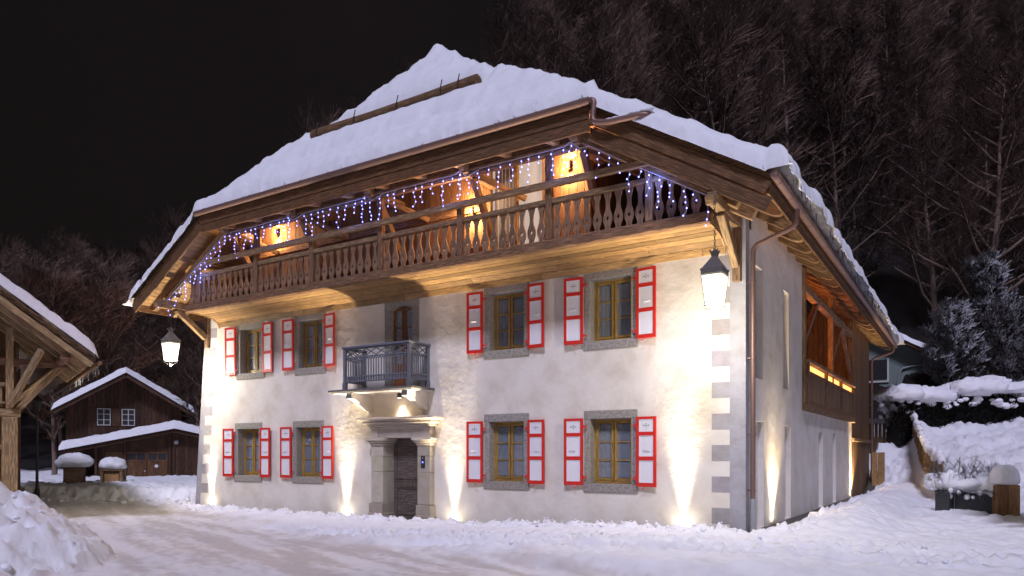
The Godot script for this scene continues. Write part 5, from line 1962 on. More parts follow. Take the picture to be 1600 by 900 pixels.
	while x > -4.9:
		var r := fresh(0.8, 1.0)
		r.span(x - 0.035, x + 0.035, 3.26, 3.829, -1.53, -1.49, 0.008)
		put("baluster", r, M.brightened_timber, B)
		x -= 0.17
	planks("wall_board", C, M.dark_timber, Vector3(-7.0, -0.3, -4.2), Vector3.UP, Vector3.RIGHT, 6.5, 5.6, 0.24, 0.04, 0.0, 0.6, 1.0)
	planks("wall_board", C, M.barn_wood, Vector3(-1.38, -0.3, -13.6), Vector3.UP, Vector3.BACK, 4.9, 9.4, 0.3, 0.04, 0.0, 0.6, 1.0)

func simple_window(parent: Node, cx: float, y0: float, y1: float, w: float, z: float, mt: Material, cols: int, rows: int) -> void:
	var W := node("window", parent)
	var f := MB.new()
	f.col = Color(0.9, 0.9, 0.9)
	var h := w * 0.5
	f.span(cx - h, cx - h + 0.05, y0, y1, z, z + 0.05)
	f.span(cx + h - 0.05, cx + h, y0, y1, z, z + 0.05)
	f.span(cx - h + 0.05, cx + h - 0.05, y0, y0 + 0.05, z, z + 0.05)
	f.span(cx - h + 0.05, cx + h - 0.05, y1 - 0.05, y1, z, z + 0.05)
	for i in range(1, cols):
		var x := cx - h + w * i / cols
		f.span(x - 0.025, x + 0.025, y0 + 0.05, y1 - 0.05, z + 0.005, z + 0.045)
	for j in range(1, rows):
		var y := y0 + (y1 - y0) * j / rows
		f.span(cx - h + 0.05, cx + h - 0.05, y - 0.02, y + 0.02, z + 0.007, z + 0.043)
	put("frame", f, mt, W)
	var g := MB.new()
	g.box(Vector3(cx, (y0 + y1) * 0.5, z + 0.012), Vector3(w - 0.06, y1 - y0 - 0.06, 0.006))
	put("pane", g, M.dark_paint, W)
	var b := MB.new()
	b.span(cx - h + 0.03, cx + h - 0.03, y0 + 0.03, y1 - 0.03, z - 0.02, z - 0.005)
	put("dark_inside", b, M.room_dark, W)

func barn() -> void:
	var B := node("dark_barn", null, Vector3(-40.75, 0.1, -9.27), Basis(Vector3(0.487, 0, -0.876), Vector3.UP, Vector3(0.876, 0, 0.487)))
	tag(B, "dark brown timber barn with white framed windows and snow on its gable roof", "barn")
	var hw := 3.2
	var ev := 4.25
	# gable front: upright boards cut to the slope
	var x := -hw
	while x < hw:
		var w := R.randf_range(0.17, 0.26)
		w = minf(w, hw - x)
		if w > 0.03:
			var m := fresh(0.45, 1.0)
			var top := ev + 0.25 + (hw - absf(x + w * 0.5)) * 0.62
			m.box(Vector3(x + w * 0.5, (top - 0.6) * 0.5, R.randf_range(0, 0.012)), Vector3(w - 0.012, top + 0.6, 0.04))
			put("board", m, M.barn_wood, B)
		x += w
	planks("board", B, M.barn_wood, Vector3(-hw, -0.6, -12.0), Vector3.UP, Vector3.BACK, 5.0, 11.98, 0.32, 0.04, 0.0, 0.4, 0.9)
	var bk := fresh(0.7, 0.8)
	bk.span(-hw + 0.05, hw - 0.02, -0.6, 4.5, -12.0, -11.9)
	bk.span(hw - 0.06, hw - 0.02, -0.6, 4.5, -11.9, -0.03)
	put("rear_wall", bk, M.barn_wood, B)
	var R_ := node("roof", B)
	for s in [-1.0, 1.0]:
		var d := Vector3(-s, 0.62, 0).normalized()
		var m := fresh(0.7, 0.9)
		var e := Vector3(s * 3.85, ev - 0.05, 0)
		m.beam(e + d * 0.0 + Vector3(0, 0, -5.6), e + d * 4.53 + Vector3(0, 0, -5.6), 13.0, 0.10)
		put("deck", m, M.barn_wood, R_)
		var v := fresh(0.8, 1.0)
		v.beam(e + Vector3(0, -0.06, 0.93), e + d * 4.5 + Vector3(0, -0.06, 0.93), 0.05, 0.22, 0.01)
		put("verge_board", v, M.barn_wood, R_)
		for zz in [0.3, -0.7]:
			var p := fresh(0.8, 1.0)
			p.beam(e + Vector3(-s * 0.4, -0.05, 0.85), e + Vector3(-s * 0.4, -0.05, -1.0), 0.14, 0.16)
			put("purlin", p, M.barn_wood, R_)
		var sn := snow_slab(e + Vector3(s * 0.1, 0.06, -12.1), Vector3.BACK, d, 13.15, 4.66, 0.40, 0.2)
		stuff(put("snow_cover", sn, M.roof_snow, R_))
		icicles(R_, e + Vector3(s * 0.08, 0.0, 0.8), e + Vector3(s * 0.08, 0.0, -11.0), 50, 0.08, 0.4)
	M["white_frame"] = mat("white_frame", lin(0.55, 0.53, 0.52), 0.7)
	simple_window(B, -1.2, 3.45, 4.50, 0.74, 0.03, M.white_frame, 2, 3)
	simple_window(B, 0.14, 3.45, 4.50, 0.74, 0.03, M.white_frame, 2, 3)
	for sx in [-1.85, -0.53]:
		var m := fresh(0.8, 1.0)
		m.span(sx - 0.24, sx + 0.24, 3.42, 4.53, 0.03, 0.07, 0.006)
		m.span(sx - 0.22, sx + 0.22, 3.6, 3.68, 0.0705, 0.09, 0.004)
		m.span(sx - 0.22, sx + 0.22, 4.25, 4.33, 0.0705, 0.09, 0.004)
		put("shutter", m, M.barn_wood, B)
	# windows in the long left wall
	for zz in [-2.3, -4.3]:
		for y in [[0.9, 2.0], [3.0, 4.0]]:
			var W := node("window", B, Vector3(-hw - 0.03, 0, zz), Basis(Vector3.UP, -PI / 2))
			var f := MB.new()
			f.col = Color(0.6, 0.6, 0.6)
			for q in [[-0.38, -0.34], [0.34, 0.38], [-0.02, 0.02]]: f.span(q[0], q[1], y[0], y[1], 0.0, 0.04)
			for q in [0.0, 0.5, 1.0]: f.span(-0.339, 0.339, lerpf(y[0], y[1] - 0.04, q), lerpf(y[0], y[1] - 0.04, q) + 0.04, 0.002, 0.037)
			put("frame", f, M.white_frame, W)
			var b := MB.new()
			b.span(-0.35, 0.35, y[0] + 0.01, y[1] - 0.01, -0.01, 0.001)
			put("pane", b, M.dark_paint, W)

func garage() -> void:
	var G := node("wooden_garage", null, Vector3(-36.3, 0.0, -9.7), Basis(Vector3(0.487, 0, -0.876), Vector3.UP, Vector3(0.876, 0, 0.487)))
	tag(G, "low wooden garage with double doors and thick snow on its roof, before the barn", "garage")
	var sl := 0.225
	var ey := 1.93
	var x := -4.15
	while x < 4.2:
		var w := R.randf_range(0.15, 0.22)
		var c := x + w * 0.5
		var top := ey + (5.8 - absf(c)) * sl - 0.06
		var bot := -0.5
		if c > -3.66 and c < -2.66: bot = 1.88
		elif c > -2.6 and c < -0.32: bot = 1.92
		var m := fresh(0.5, 1.0)
		m.box(Vector3(c, (top + bot) * 0.5, -0.42 + R.randf_range(0, 0.01)), Vector3(w - 0.01, top - bot, 0.04))
		put("board", m, M.barn_wood, G)
		x += w
	planks("board", G, M.barn_wood, Vector3(-4.15, -0.5, -3.7), Vector3.UP, Vector3.BACK, 2.7, 3.25, 0.22, 0.04, 0.0, 0.4, 0.8)
	planks("board", G, M.barn_wood, Vector3(4.2, -0.5, -3.7), Vector3.UP, Vector3.BACK, 2.7, 3.25, 0.4, 0.04, 0.0, 0.4, 0.8)
	for p in [-4.1, -3.72, -2.62, -0.24, 0.0]:
		var m := fresh(0.7, 1.0)
		m.span(p - 0.06, p + 0.06, -0.5, ey + (5.8 - absf(p)) * sl - 0.14, -0.39, -0.33, 0.01)
		put("post", m, M.barn_wood, G)
	# pale board closing an opening
	planks("pale_board", G, M.larch, Vector3(-3.66, 0.55, -0.45), Vector3.RIGHT, Vector3.UP, 1.0, 1.33, 0.22, 0.03, 0.0, 0.6, 0.8)
	planks("board", G, M.barn_wood, Vector3(-3.66, -0.5, -0.45), Vector3.RIGHT, Vector3.UP, 1.0, 1.04, 0.2, 0.03, 0.0, 0.6, 0.9)
	for d in [[-2.56, -1.47], [-1.44, -0.34]]:
		var D := node("door", G)
		var k: float = d[0]
		while k < d[1] - 0.02:
			var m := fresh(0.7, 1.0)
			m.span(k + 0.003, minf(k + 0.155, d[1]), -0.4, 1.34, -0.47, -0.43, 0.004)
			put("plank", m, M.dark_timber, D)
			k += 0.157
		var f := fresh(0.9, 1.0)
		f.span(d[0], d[1], 1.345, 1.43, -0.47, -0.41, 0.006)
		f.span(d[0], d[1], 1.81, 1.90, -0.47, -0.41, 0.006)
		for q in [d[0], (d[0] + d[1]) * 0.5 - 0.035, d[1] - 0.07]: f.span(q, q + 0.07, 1.431, 1.809, -0.465, -0.415, 0.006)
		put("light_frame", f, M.dark_timber, D)
		for q in [0, 1]:
			var g := MB.new()
			var a: float = d[0] + 0.07 + q * (d[1] - d[0] - 0.07) * 0.5
			g.span(a, a + (d[1] - d[0]) * 0.5 - 0.11, 1.435, 1.805, -0.455, -0.445)
			put("pane", g, M.dark_paint, D)
	var hd := MB.new()
	hd.span(-1.58, -1.55, 0.72, 0.8, -0.43, -0.40)
	hd.span(-1.62, -1.55, 0.18, 0.22, -0.43, -0.41)
	put("handle", hd, M.ice, G)
	var sg := MB.new()
	sg.lathe([[0.10, 0.0], [0.10, 0.012], [0.0, 0.013]], Vector3.ZERO, 20)
	put("round_plate", turned(sg, Transform3D(Basis(Vector3.RIGHT, PI / 2), Vector3(-0.95, 1.05, -0.425))), M.white_panel, G)
	var lp := MB.new()
	lp.lathe([[0.13, 0.0], [0.14, 0.06], [0.09, 0.10], [0.0, 0.11]], Vector3.ZERO, 16)
	put("lamp_dome", turned(lp, Transform3D(Basis(Vector3.RIGHT, PI / 2), Vector3(0.12, 2.5, -0.36))), M.zinc_pipe, G)
	var R_ := node("roof", G)
	for s in [-1.0, 1.0]:
		var d := Vector3(-s, sl, 0).normalized()
		var e := Vector3(s * 5.8, ey, 0)
		var m := fresh(0.6, 0.8)
		m.beam(e + Vector3(0, 0, -1.75), e + d * 5.94 + Vector3(0, 0, -1.75), 3.7, 0.09)
		put("deck", m, M.barn_wood, R_)
		var v := fresh(0.7, 0.9)
		v.beam(e + Vector3(0, -0.08, 0.11), e + d * 5.93 + Vector3(0, -0.08, 0.11), 0.04, 0.2, 0.01)
		put("verge_board", v, M.barn_wood, R_)
		var sn := snow_slab(e + Vector3(s * 0.1, 0.05, -3.6), Vector3.BACK, d, 3.85, 6.05, 0.46, 0.16)
		stuff(put("snow_cover", sn, M.roof_snow, R_))
		icicles(R_, e + Vector3(s * 0.06, 0.02, 0.1), e + Vector3(s * 0.06, 0.02, -3.5), 40, 0.06, 0.3)

func right_house() -> void:
	var H := node("green_house", null, Vector3(-3.0, 0, -35.0))
	tag(H, "grey green rendered house with snowy roof partly hidden behind the large house", "house")
	var w := MB.new()
	w.span(-4.6, 4.65, -1.0, 8.0, -8.0, 0.0)
	w.extrude(PackedVector2Array([Vector2(-4.6, 8.001), Vector2(4.65, 8.001), Vector2(0.0, 10.7)]), 7.9, Transform3D(Basis(), Vector3(0, 0, -7.95)))
	put("wall", w, M.green_wall, H)
	var R_ := node("roof", H)
	for s in [-1.0, 1.0]:
		var d := Vector3(-s, 0.58, 0).normalized()
		var e := Vector3(s * 5.3, 7.72, 0)
		var m := fresh(0.7, 0.9)
		m.beam(e + Vector3(0, 0, -3.6), e + d * 6.12 + Vector3(0, 0, -3.6), 9.0, 0.12)
		put("deck", m, M.dark_timber, R_)
		var sn := snow_slab(e + Vector3(s * 0.1, 0.08, -8.2), Vector3.BACK, d, 9.2, 6.25, 0.34, 0.2)
		stuff(put("snow_cover", sn, M.roof_snow, R_))
	# dark shuttered window, a small blue white window and a pipe
	var W := node("window", H)
	var sh := fresh(0.8, 1.0)
	for i in 12: sh.span(1.55, 2.72, 6.5 + i * 0.105, 6.59 + i * 0.105, 0.005, 0.04, 0.006)
	put("shutter_slats", sh, M.dark_paint, W)
	var fr := MB.new()
	fr.span(1.45, 1.549, 6.4, 7.82, 0.002, 0.06)
	fr.span(2.721, 2.82, 6.4, 7.82, 0.002, 0.06)
	fr.span(1.45, 2.82, 6.30, 6.399, 0.002, 0.10)
	put("frame", fr, M.white_frame, W)
	simple_window(H, 1.75, 4.4, 5.4, 0.8, 0.01, M.white_frame, 2, 2)
	var pp := MB.new()
	pp.tube(bend([Vector3(4.9, 7.9, 0.1), Vector3(4.75, 7.35, 0.1), Vector3(3.5, 7.1, 0.1), Vector3(3.3, 6.2, 0.1), Vector3(3.3, 3.0, 0.1)], 0.2), 0.06, 10)
	put("downpipe", pp, M.zinc_pipe, H)
	var ds := MB.new()
	ds.lathe([[0.0, 0.0], [0.2, 0.03], [0.4, 0.12], [0.41, 0.12], [0.2, 0.01], [0.0, -0.02]], Vector3.ZERO, 20)
	turned(ds, Transform3D(Basis(Vector3.RIGHT, 1.2).rotated(Vector3.UP, 0.8), Vector3(4.95, 6.9, 0.35)))
	ds.tube([Vector3(4.66, 6.85, -0.2), Vector3(4.9, 6.88, 0.3)], 0.025, 6)
	put("satellite_dish", ds, M.zinc_pipe, H)

# ------------------------------------------------------------------ garden on the right
func frost(m: MB, at: Vector3, up: Vector3, l: float, depth: int, r: float) -> void:
	var tip := at + up * l
	m.cone3(at, tip + up * 0.02, r)
	if depth <= 0: return
	for i in R.randi_range(3, 5):
		var t := R.randf_range(0.3, 1.0)
		var d := (up + Vector3(R.randf_range(-1, 1), R.randf_range(-0.3, 0.7), R.randf_range(-1, 1)) * 0.85).normalized()
		frost(m, at.lerp(tip, t), d, l * R.randf_range(0.45, 0.75), depth - 1, r * 0.7)

func garden() -> void:
	# plank fence closing the path, with a snow cap
	var F := node("plank_fence", null, Vector3(-0.1, 2.0, -26.4))
	tag(F, "solid brown plank fence with a snow cap at the end of the path", "fence")
	planks("plank", F, M.timber, Vector3(-0.35, -0.3, 0), Vector3.UP, Vector3.RIGHT, 1.68, 2.15, 0.17, 0.03, 0.0, 0.5, 0.85)
	var cap := snow_slab(Vector3(-0.4, 1.38, 0.2), Vector3.RIGHT, Vector3.FORWARD, 2.25, 0.4, 0.28, 0.06, true, true, true)
	stuff(put("snow_cap", cap, M.snow, F))
	var gp := fresh(0.8, 1.0)
	gp.span(1.80, 2.0, -0.4, 1.65, -0.08, 0.12, 0.015)
	put("gate_post", gp, M.timber, F)
	var gc := MB.new()
	gc.blob(Vector3(1.9, 1.75, 0.02), Vector3(0.2, 0.16, 0.18), 0.25, fn, 8, 12, -0.6)
	stuff(put("snow_cap", gc, M.snow, F))
	# paling fence running up beside the path, snow beads on the pales
	var P := node("paling_fence")
	tag(P, "rough paling fence with snow on every pale, beside the sloping path", "fence")
	var z := -11.6
	var sb := MB.new()
	while z > -25.6:
		var x := fence_x(z)
		var g := minf(ground_h(x - 0.5, z), ground_h(x + 0.5, z))
		var h := maxf(ground_h(x + 0.5, z) - g, 0.0) + R.randf_range(0.38, 0.5) + 0.35 * sst(-16.0, -11.6, z)
		var m := fresh(0.6, 1.0)
		m.beam(Vector3(x, g - 0.1, z), Vector3(x + R.randf_range(-0.04, 0.04), g + h, z + R.randf_range(-0.03, 0.03)), 0.035, R.randf_range(0.09, 0.13), 0.008, Vector3.BACK)
		put("pale", m, M.brightened_timber, P)  # brightened timber colour makes up for the weak light on the pales
		sb.blob(Vector3(x, g + h + 0.05, z), Vector3(R.randf_range(0.10, 0.16), R.randf_range(0.09, 0.15), R.randf_range(0.09, 0.13)), 0.4, fn, 7, 10, -0.7)
		z -= 0.16
	for off in [0.35, 0.8]:
		var pts: Array = []
		var zz := -11.5
		while zz > -25.7:
			pts.push_back(Vector3(fence_x(zz) + 0.05, minf(ground_h(fence_x(zz) - 0.5, zz), ground_h(fence_x(zz) + 0.5, zz)) + off, zz))
			zz -= 1.0
		var r := fresh(0.8, 0.9)
		r.tube(pts, 0.04, 6)
		put("rail", r, M.timber, P)
	stuff(put("snow_cap", sb, M.snow, P))
	# upright board beside the downpipe
	var Bo := node("upright_board", null, Vector3(0.56, -0.2, -21.3))
	tag(Bo, "pale upright wooden board lit orange beside the rear downpipe", "board")
	planks("plank", Bo, M.soffit, Vector3(-0.28, -0.1, 0), Vector3.UP, Vector3.RIGHT, 2.15, 0.56, 0.28, 0.06, 0.0, 0.8, 1.0)
	# hedge with its load of snow
	var He := node("clipped_hedge", null, Vector3(3.9, 3.0, -27.6), Basis(Vector3.UP, 0.55))
	tag(He, "dark evergreen hedge under a thick uneven cap of snow", "hedge")
	var lv := MB.new()
	for i in 7000:
		var p := Vector3(R.randf_range(-3.7, 3.7), R.randf_range(-0.6, 1.75), R.randf_range(-0.9, 0.9))
		if absf(p.z) < 0.55 and p.y < 1.4 and R.randf() < 0.7: p.z = 0.9 * signf(p.z + 0.001) + R.randf_range(-0.15, 0.12)
		p.z += 0.18 * fn.get_noise_2d(p.x * 1.3, p.y * 1.3)
		lv.col = Color(1, 1, 1) * R.randf_range(0.5, 1.0)
		var d := Vector3(R.randf_range(-1, 1), R.randf_range(-0.6, 1), R.randf_range(-0.2, 1)).normalized()
		lv.cone3(p, p + d * R.randf_range(0.10, 0.22), 0.035)
	stuff(put("foliage", lv, M.needles, He))
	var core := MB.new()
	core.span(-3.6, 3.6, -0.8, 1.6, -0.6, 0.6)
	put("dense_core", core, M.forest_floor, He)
	var hs := MB.new()
	for i in 34:
		var x := R.randf_range(-3.6, 3.4)
		hs.blob(Vector3(x, 1.9 + 0.25 * sin(x * 0.9 + 0.4), R.randf_range(-0.9, 0.7)), Vector3(R.randf_range(0.7, 1.2), R.randf_range(0.35, 0.6), R.randf_range(0.6, 0.9)), 0.35, fn, 10, 16, -0.55)
	for i in 40:
		var x := R.randf_range(-3.9, 3.5)
		hs.blob(Vector3(x, R.randf_range(1.15, 1.6), R.randf_range(0.75, 1.05)), Vector3.ONE * R.randf_range(0.08, 0.2) * Vector3(1.3, 0.8, 1), 0.5, fn, 6, 9)
	stuff(put("snow_cap", hs, M.snow, He))
	# a snow laden mound of shrubs at its left end
	var Sh := node("snowy_shrub", null, Vector3(0.95, 3.0, -25.9))
	tag(Sh, "dark shrub with snow clinging to its twigs beside the plank fence", "shrub")
	var tw := MB.new()
	for i in 40: frost(tw, Vector3(R.randf_range(-0.5, 0.5), 0.2, R.randf_range(-0.4, 0.4)), Vector3(R.randf_range(-0.6, 0.6), 1, R.randf_range(-0.6, 0.6)).normalized(), R.randf_range(0.7, 1.3), 2, 0.02)
	stuff(put("twigs", tw, M.frost_twig, Sh))
	var ts := MB.new()
	for i in 60: ts.blob(Vector3(R.randf_range(-0.8, 0.8), R.randf_range(0.7, 2.1), R.randf_range(-0.5, 0.6)), Vector3.ONE * R.randf_range(0.06, 0.17), 0.5, fn, 6, 8)
	stuff(put("snow_clumps", ts, M.snow, Sh))
	# planters
	var pos := [[Vector3(3.62, 0.0, -6.9), 0.34, 0.56, "slim dark grey planter at the left under the snowy bush"], [Vector3(4.42, 0.0, -7.1), 1.05, 0.54, "wide dark grey planter holding a snow covered bush"]]
	for p in pos:
		var at: Vector3 = p[0]
		at.y = 0.2
		var T := node("planter", null, at, Basis(Vector3.UP, -0.15))
		tag(T, p[3], "planter", "dark grey planters")
		var w: float = p[1] * 0.5
		var h: float = p[2]
		var m := fresh(0.95, 1.0)
		m.span(-w, w, -0.2, h, -0.36, 0.36, 0.012)
		put("box", m, M.planter_paint, T)
		var rim := fresh(0.95, 1.0)
		rim.span(-w - 0.012, w + 0.012, h - 0.04, h + 0.008, -0.372, 0.372, 0.008)
		put("rim", rim, M.planter_paint, T)
	var Bu := node("snowy_bush", null, Vector3(4.1, 0.74, -7.0))
	tag(Bu, "low twiggy bush buried in fresh snow growing from the dark planters", "bush")
	var bt := MB.new()
	for i in 46: frost(bt, Vector3(R.randf_range(-0.75, 0.85), 0.1, R.randf_range(-0.35, 0.35)), Vector3(R.randf_range(-0.7, 0.7), 1, R.randf_range(-0.5, 0.7)).normalized(), R.randf_range(0.35, 0.62), 2, 0.010)
	for i in 24: frost(bt, Vector3(R.randf_range(-0.7, 0.85), 0.1, 0.33), Vector3(R.randf_range(-0.5, 0.5), -0.3, 0.6).normalized(), R.randf_range(0.2, 0.32), 2, 0.008)
	stuff(put("twigs", bt, M.snow, Bu))
	var bs := MB.new()
	for i in 26: bs.blob(Vector3(R.randf_range(-0.8, 0.85), R.randf_range(0.05, 0.32), R.randf_range(-0.35, 0.3)), Vector3(R.randf_range(0.2, 0.4), R.randf_range(0.15, 0.27), R.randf_range(0.2, 0.34)), 0.45, fn, 9, 14)
	for i in 70: bs.blob(Vector3(R.randf_range(-0.95, 1.0), R.randf_range(-0.15, 0.5), R.randf_range(-0.2, 0.52)), Vector3.ONE * R.randf_range(0.03, 0.09), 0.4, fn, 5, 7)
	stuff(put("snow_load", bs, M.snow, Bu))
	# squared timber post with a snow cap
	var Po := node("timber_post", null, Vector3(5.0, 0.1, -6.45), Basis(Vector3.UP, 0.2))
	tag(Po, "short thick timber post wearing a round cap of snow", "post")
	for q in [-0.13, 0.13]:
		var m := fresh(0.8, 1.0)
		m.span(q - 0.128, q + 0.128, -0.2, 0.86, -0.24, 0.24, 0.015)
		put("timber", m, M.larch, Po)
	var pc := MB.new()
	pc.blob(Vector3(0, 1.06, 0), Vector3(0.33, 0.32, 0.32), 0.22, fn, 14, 20, -0.62)
	stuff(put("snow_cap", pc, M.snow, Po))
	# the conifer that reaches in from the right
	var T := node("snowy_conifer", null, Vector3(6.42, 0.1, -2.5))
	tag(T, "snow laden conifer reaching in at the right edge", "tree")
	var tr := MB.new()
	tr.tube([Vector3(0, -0.3, 0), Vector3(0, 6.5, 0)], 0.14, 8, true, 0.02)
	put("trunk", tr, M.bark, T)
	var nd := MB.new()
	var sc := MB.new()
	for i in 64:
		var y := 1.75 + i * 0.07
		var a := i * 2.4
		var l := lerpf(1.55, 0.35, y / 6.4) * R.randf_range(0.8, 1.1)
		var d := Vector3(cos(a), -0.18, sin(a))
		nd.tube([Vector3(0, y, 0), Vector3(0, y, 0) + d * l], 0.025, 4, false, 0.008)
		for k in 60:
			var t := R.randf_range(0.15, 1.0)
			var q := Vector3(0, y, 0) + d * l * t
			nd.cone3(q, q + Vector3(R.randf_range(-1, 1), R.randf_range(-0.9, 0.2), R.randf_range(-1, 1)).normalized() * R.randf_range(0.1, 0.25), 0.014)
		for k in 5:
			var t := lerpf(0.35, 1.0, k / 4.0)
			var q := Vector3(0, y + 0.06, 0) + d * l * t
			sc.blob(q, Vector3(R.randf_range(0.14, 0.24), R.randf_range(0.08, 0.14), R.randf_range(0.14, 0.24)), 0.45, fn, 7, 10, -0.6)
	stuff(put("needles", nd, M.needles, T))
	stuff(put("snow_load", sc, M.snow, T))

func small_things() -> void:
	# a stump and a box on the far bank
	var S := node("tree_stump", null, Vector3(-31.6, 0.25, -1.55))
	tag(S, "old tree stump under a thick round cushion of snow, beyond the road", "stump")
	var m := fresh(0.7, 0.9)
	m.lathe([[0.62, -0.5], [0.52, 0.0], [0.47, 0.3], [0.46, 0.85], [0.42, 0.9], [0.0, 0.92]], Vector3.ZERO, 14)
	for i in m.v.size():
		var a := atan2(m.v[i].z, m.v[i].x)
		m.v[i] *= Vector3(1, 1, 1) + Vector3(1, 0, 1) * 0.1 * sin(a * 5.0 + 1.0)
	put("trunk", m, M.timber, S)
	var c := MB.new()
	c.blob(Vector3(0.0, 1.15, 0), Vector3(0.80, 0.42, 0.72), 0.3, fn, 14, 22, -0.6)
	stuff(put("snow_cap", c, M.snow, S))
	var B := node("wooden_box", null, Vector3(-30.4, 0.15, -2.75), Basis(Vector3.UP, 0.75))
	tag(B, "small wooden box on legs with a pale front and a snow cap, beyond the road", "box")
	for p in [[-0.42, 0.25], [0.42, 0.25], [-0.42, -0.25], [0.42, -0.25]]:
		var l := fresh(0.8, 1.0)
		l.span(p[0] - 0.06, p[0] + 0.06, -0.4, 0.82, p[1] - 0.06, p[1] + 0.06, 0.01)
		put("leg", l, M.timber, B)
	var fr := fresh(0.9, 1.0)
	fr.span(-0.30, 0.32, 0.1, 0.66, 0.24, 0.275, 0.008)
	put("front_board", fr, M.soffit, B)
	var tp := fresh(0.8, 1.0)
	tp.span(-0.5, 0.5, 0.823, 0.90, -0.34, 0.34, 0.01)
	put("top", tp, M.timber, B)
	var sd := fresh(0.7, 0.8)
	sd.span(-0.355, 0.355, 0.0, 0.82, -0.2, 0.23)
	put("body", sd, M.old_timber, B)
	var bc := MB.new()
	bc.blob(Vector3(0, 1.12, 0), Vector3(0.60, 0.34, 0.46), 0.3, fn, 12, 18, -0.62)
	stuff(put("snow_cap", bc, M.snow, B))
	# the unlit street lamp by the chalet
	var L := node("street_lamp", null, Vector3(-27.9, -0.1, 1.75))
	tag(L, "slim dark street lamp, unlit, standing beyond the left chalet", "street lamp")
	var p := MB.new()
	p.lathe([[0.09, -0.3], [0.09, 0.4], [0.055, 0.5], [0.045, 3.5], [0.06, 3.55], [0.0, 3.6]], Vector3.ZERO, 12)
	put("pole", p, M.iron, L)
	var h := MB.new()
	h.lathe([[0.10, 3.6], [0.17, 4.0], [0.24, 4.02], [0.06, 4.22], [0.0, 4.3]], Vector3.ZERO, 6, 0.0, true)
	put("lamp_head", h, M.iron, L)

# ------------------------------------------------------------------ woods
func bare_tree(sd: int, h: float, limbs: int, twigs: int, fine: float) -> Array:
	var r := RandomNumberGenerator.new()
	r.seed = sd
	var tr := MB.new()
	var tw := MB.new()
	var pts: Array = []
	var p := Vector3(0, -0.5, 0)
	var lean := Vector3(r.randf_range(-0.06, 0.06), 1, r.randf_range(-0.06, 0.06))
	for i in 9:
		pts.push_back(p)
		p += (lean + Vector3(r.randf_range(-0.1, 0.1), 0, r.randf_range(-0.1, 0.1))) * h / 8.5
	tr.tube(pts, h * 0.014, 6, false, 0.02)
	for i in limbs:
		var t := lerpf(0.18, 0.98, pow(float(i) / limbs, 0.85))
		var k := t * 8.0
		var o: Vector3 = (pts[int(k)] as Vector3).lerp(pts[mini(int(k) + 1, 8)], k - int(k))
		var a := i * 2.4 + r.randf()
		var l := h * lerpf(0.42, 0.10, t) * r.randf_range(0.75, 1.2)
		var d := Vector3(cos(a), r.randf_range(0.25, 0.8), sin(a)).normalized()
		var lp: Array = [o]
		var q := o
		for s in 5:
			d = (d + Vector3(r.randf_range(-0.22, 0.22), r.randf_range(-0.05, 0.22), r.randf_range(-0.22, 0.22))).normalized()
			q += d * l / 5.0
			lp.push_back(q)
		tr.tube(lp, h * 0.0055 * lerpf(1.2, 0.5, t), 4, false, 0.012)
		for j in twigs:
			var u := r.randf_range(0.12, 1.0) * 5.0
			var b: Vector3 = (lp[int(minf(u, 4.99))] as Vector3).lerp(lp[int(minf(u, 4.99)) + 1], u - int(minf(u, 4.99)))
			var e := (d * 0.8 + Vector3(r.randf_range(-1, 1), r.randf_range(-0.25, 0.95), r.randf_range(-1, 1))).normalized()
			var bl := h * r.randf_range(0.05, 0.11)
			var mid := b + e * bl
			tw.cone3(b, mid + e * 0.1, 0.022 * fine)
			for m in r.randi_range(3, 5):
				var f := (e + Vector3(r.randf_range(-0.9, 0.9), r.randf_range(-0.4, 0.8), r.randf_range(-0.9, 0.9))).normalized()
				var c := b.lerp(mid, r.randf_range(0.25, 1.0))
				var fl := h * r.randf_range(0.03, 0.07)
				tw.cone3(c, c + f * fl, 0.014 * fine)
				if r.randf() < 0.6:
					var f2 := (f + Vector3(r.randf_range(-0.8, 0.8), r.randf_range(-0.3, 0.7), r.randf_range(-0.8, 0.8))).normalized()
					tw.cone3(c + f * fl * 0.5, c + f * fl * 0.5 + f2 * fl * 0.7, 0.011 * fine)
	return [tr.mesh(), tw.mesh()]

func plant(proto: Array, x: float, z: float, s: float, turn: float, tm: Material, label: String, group: String, sink := 0.3) -> void:
	var T := node("bare_tree", null, Vector3(x, ground_h(x, z) - sink, z), Basis(Vector3.UP, turn).scaled(Vector3.ONE * s))
	tag(T, label, "tree", group)
	put("trunk", proto[0], M.bark, T)
	put("twigs", proto[1], tm, T)

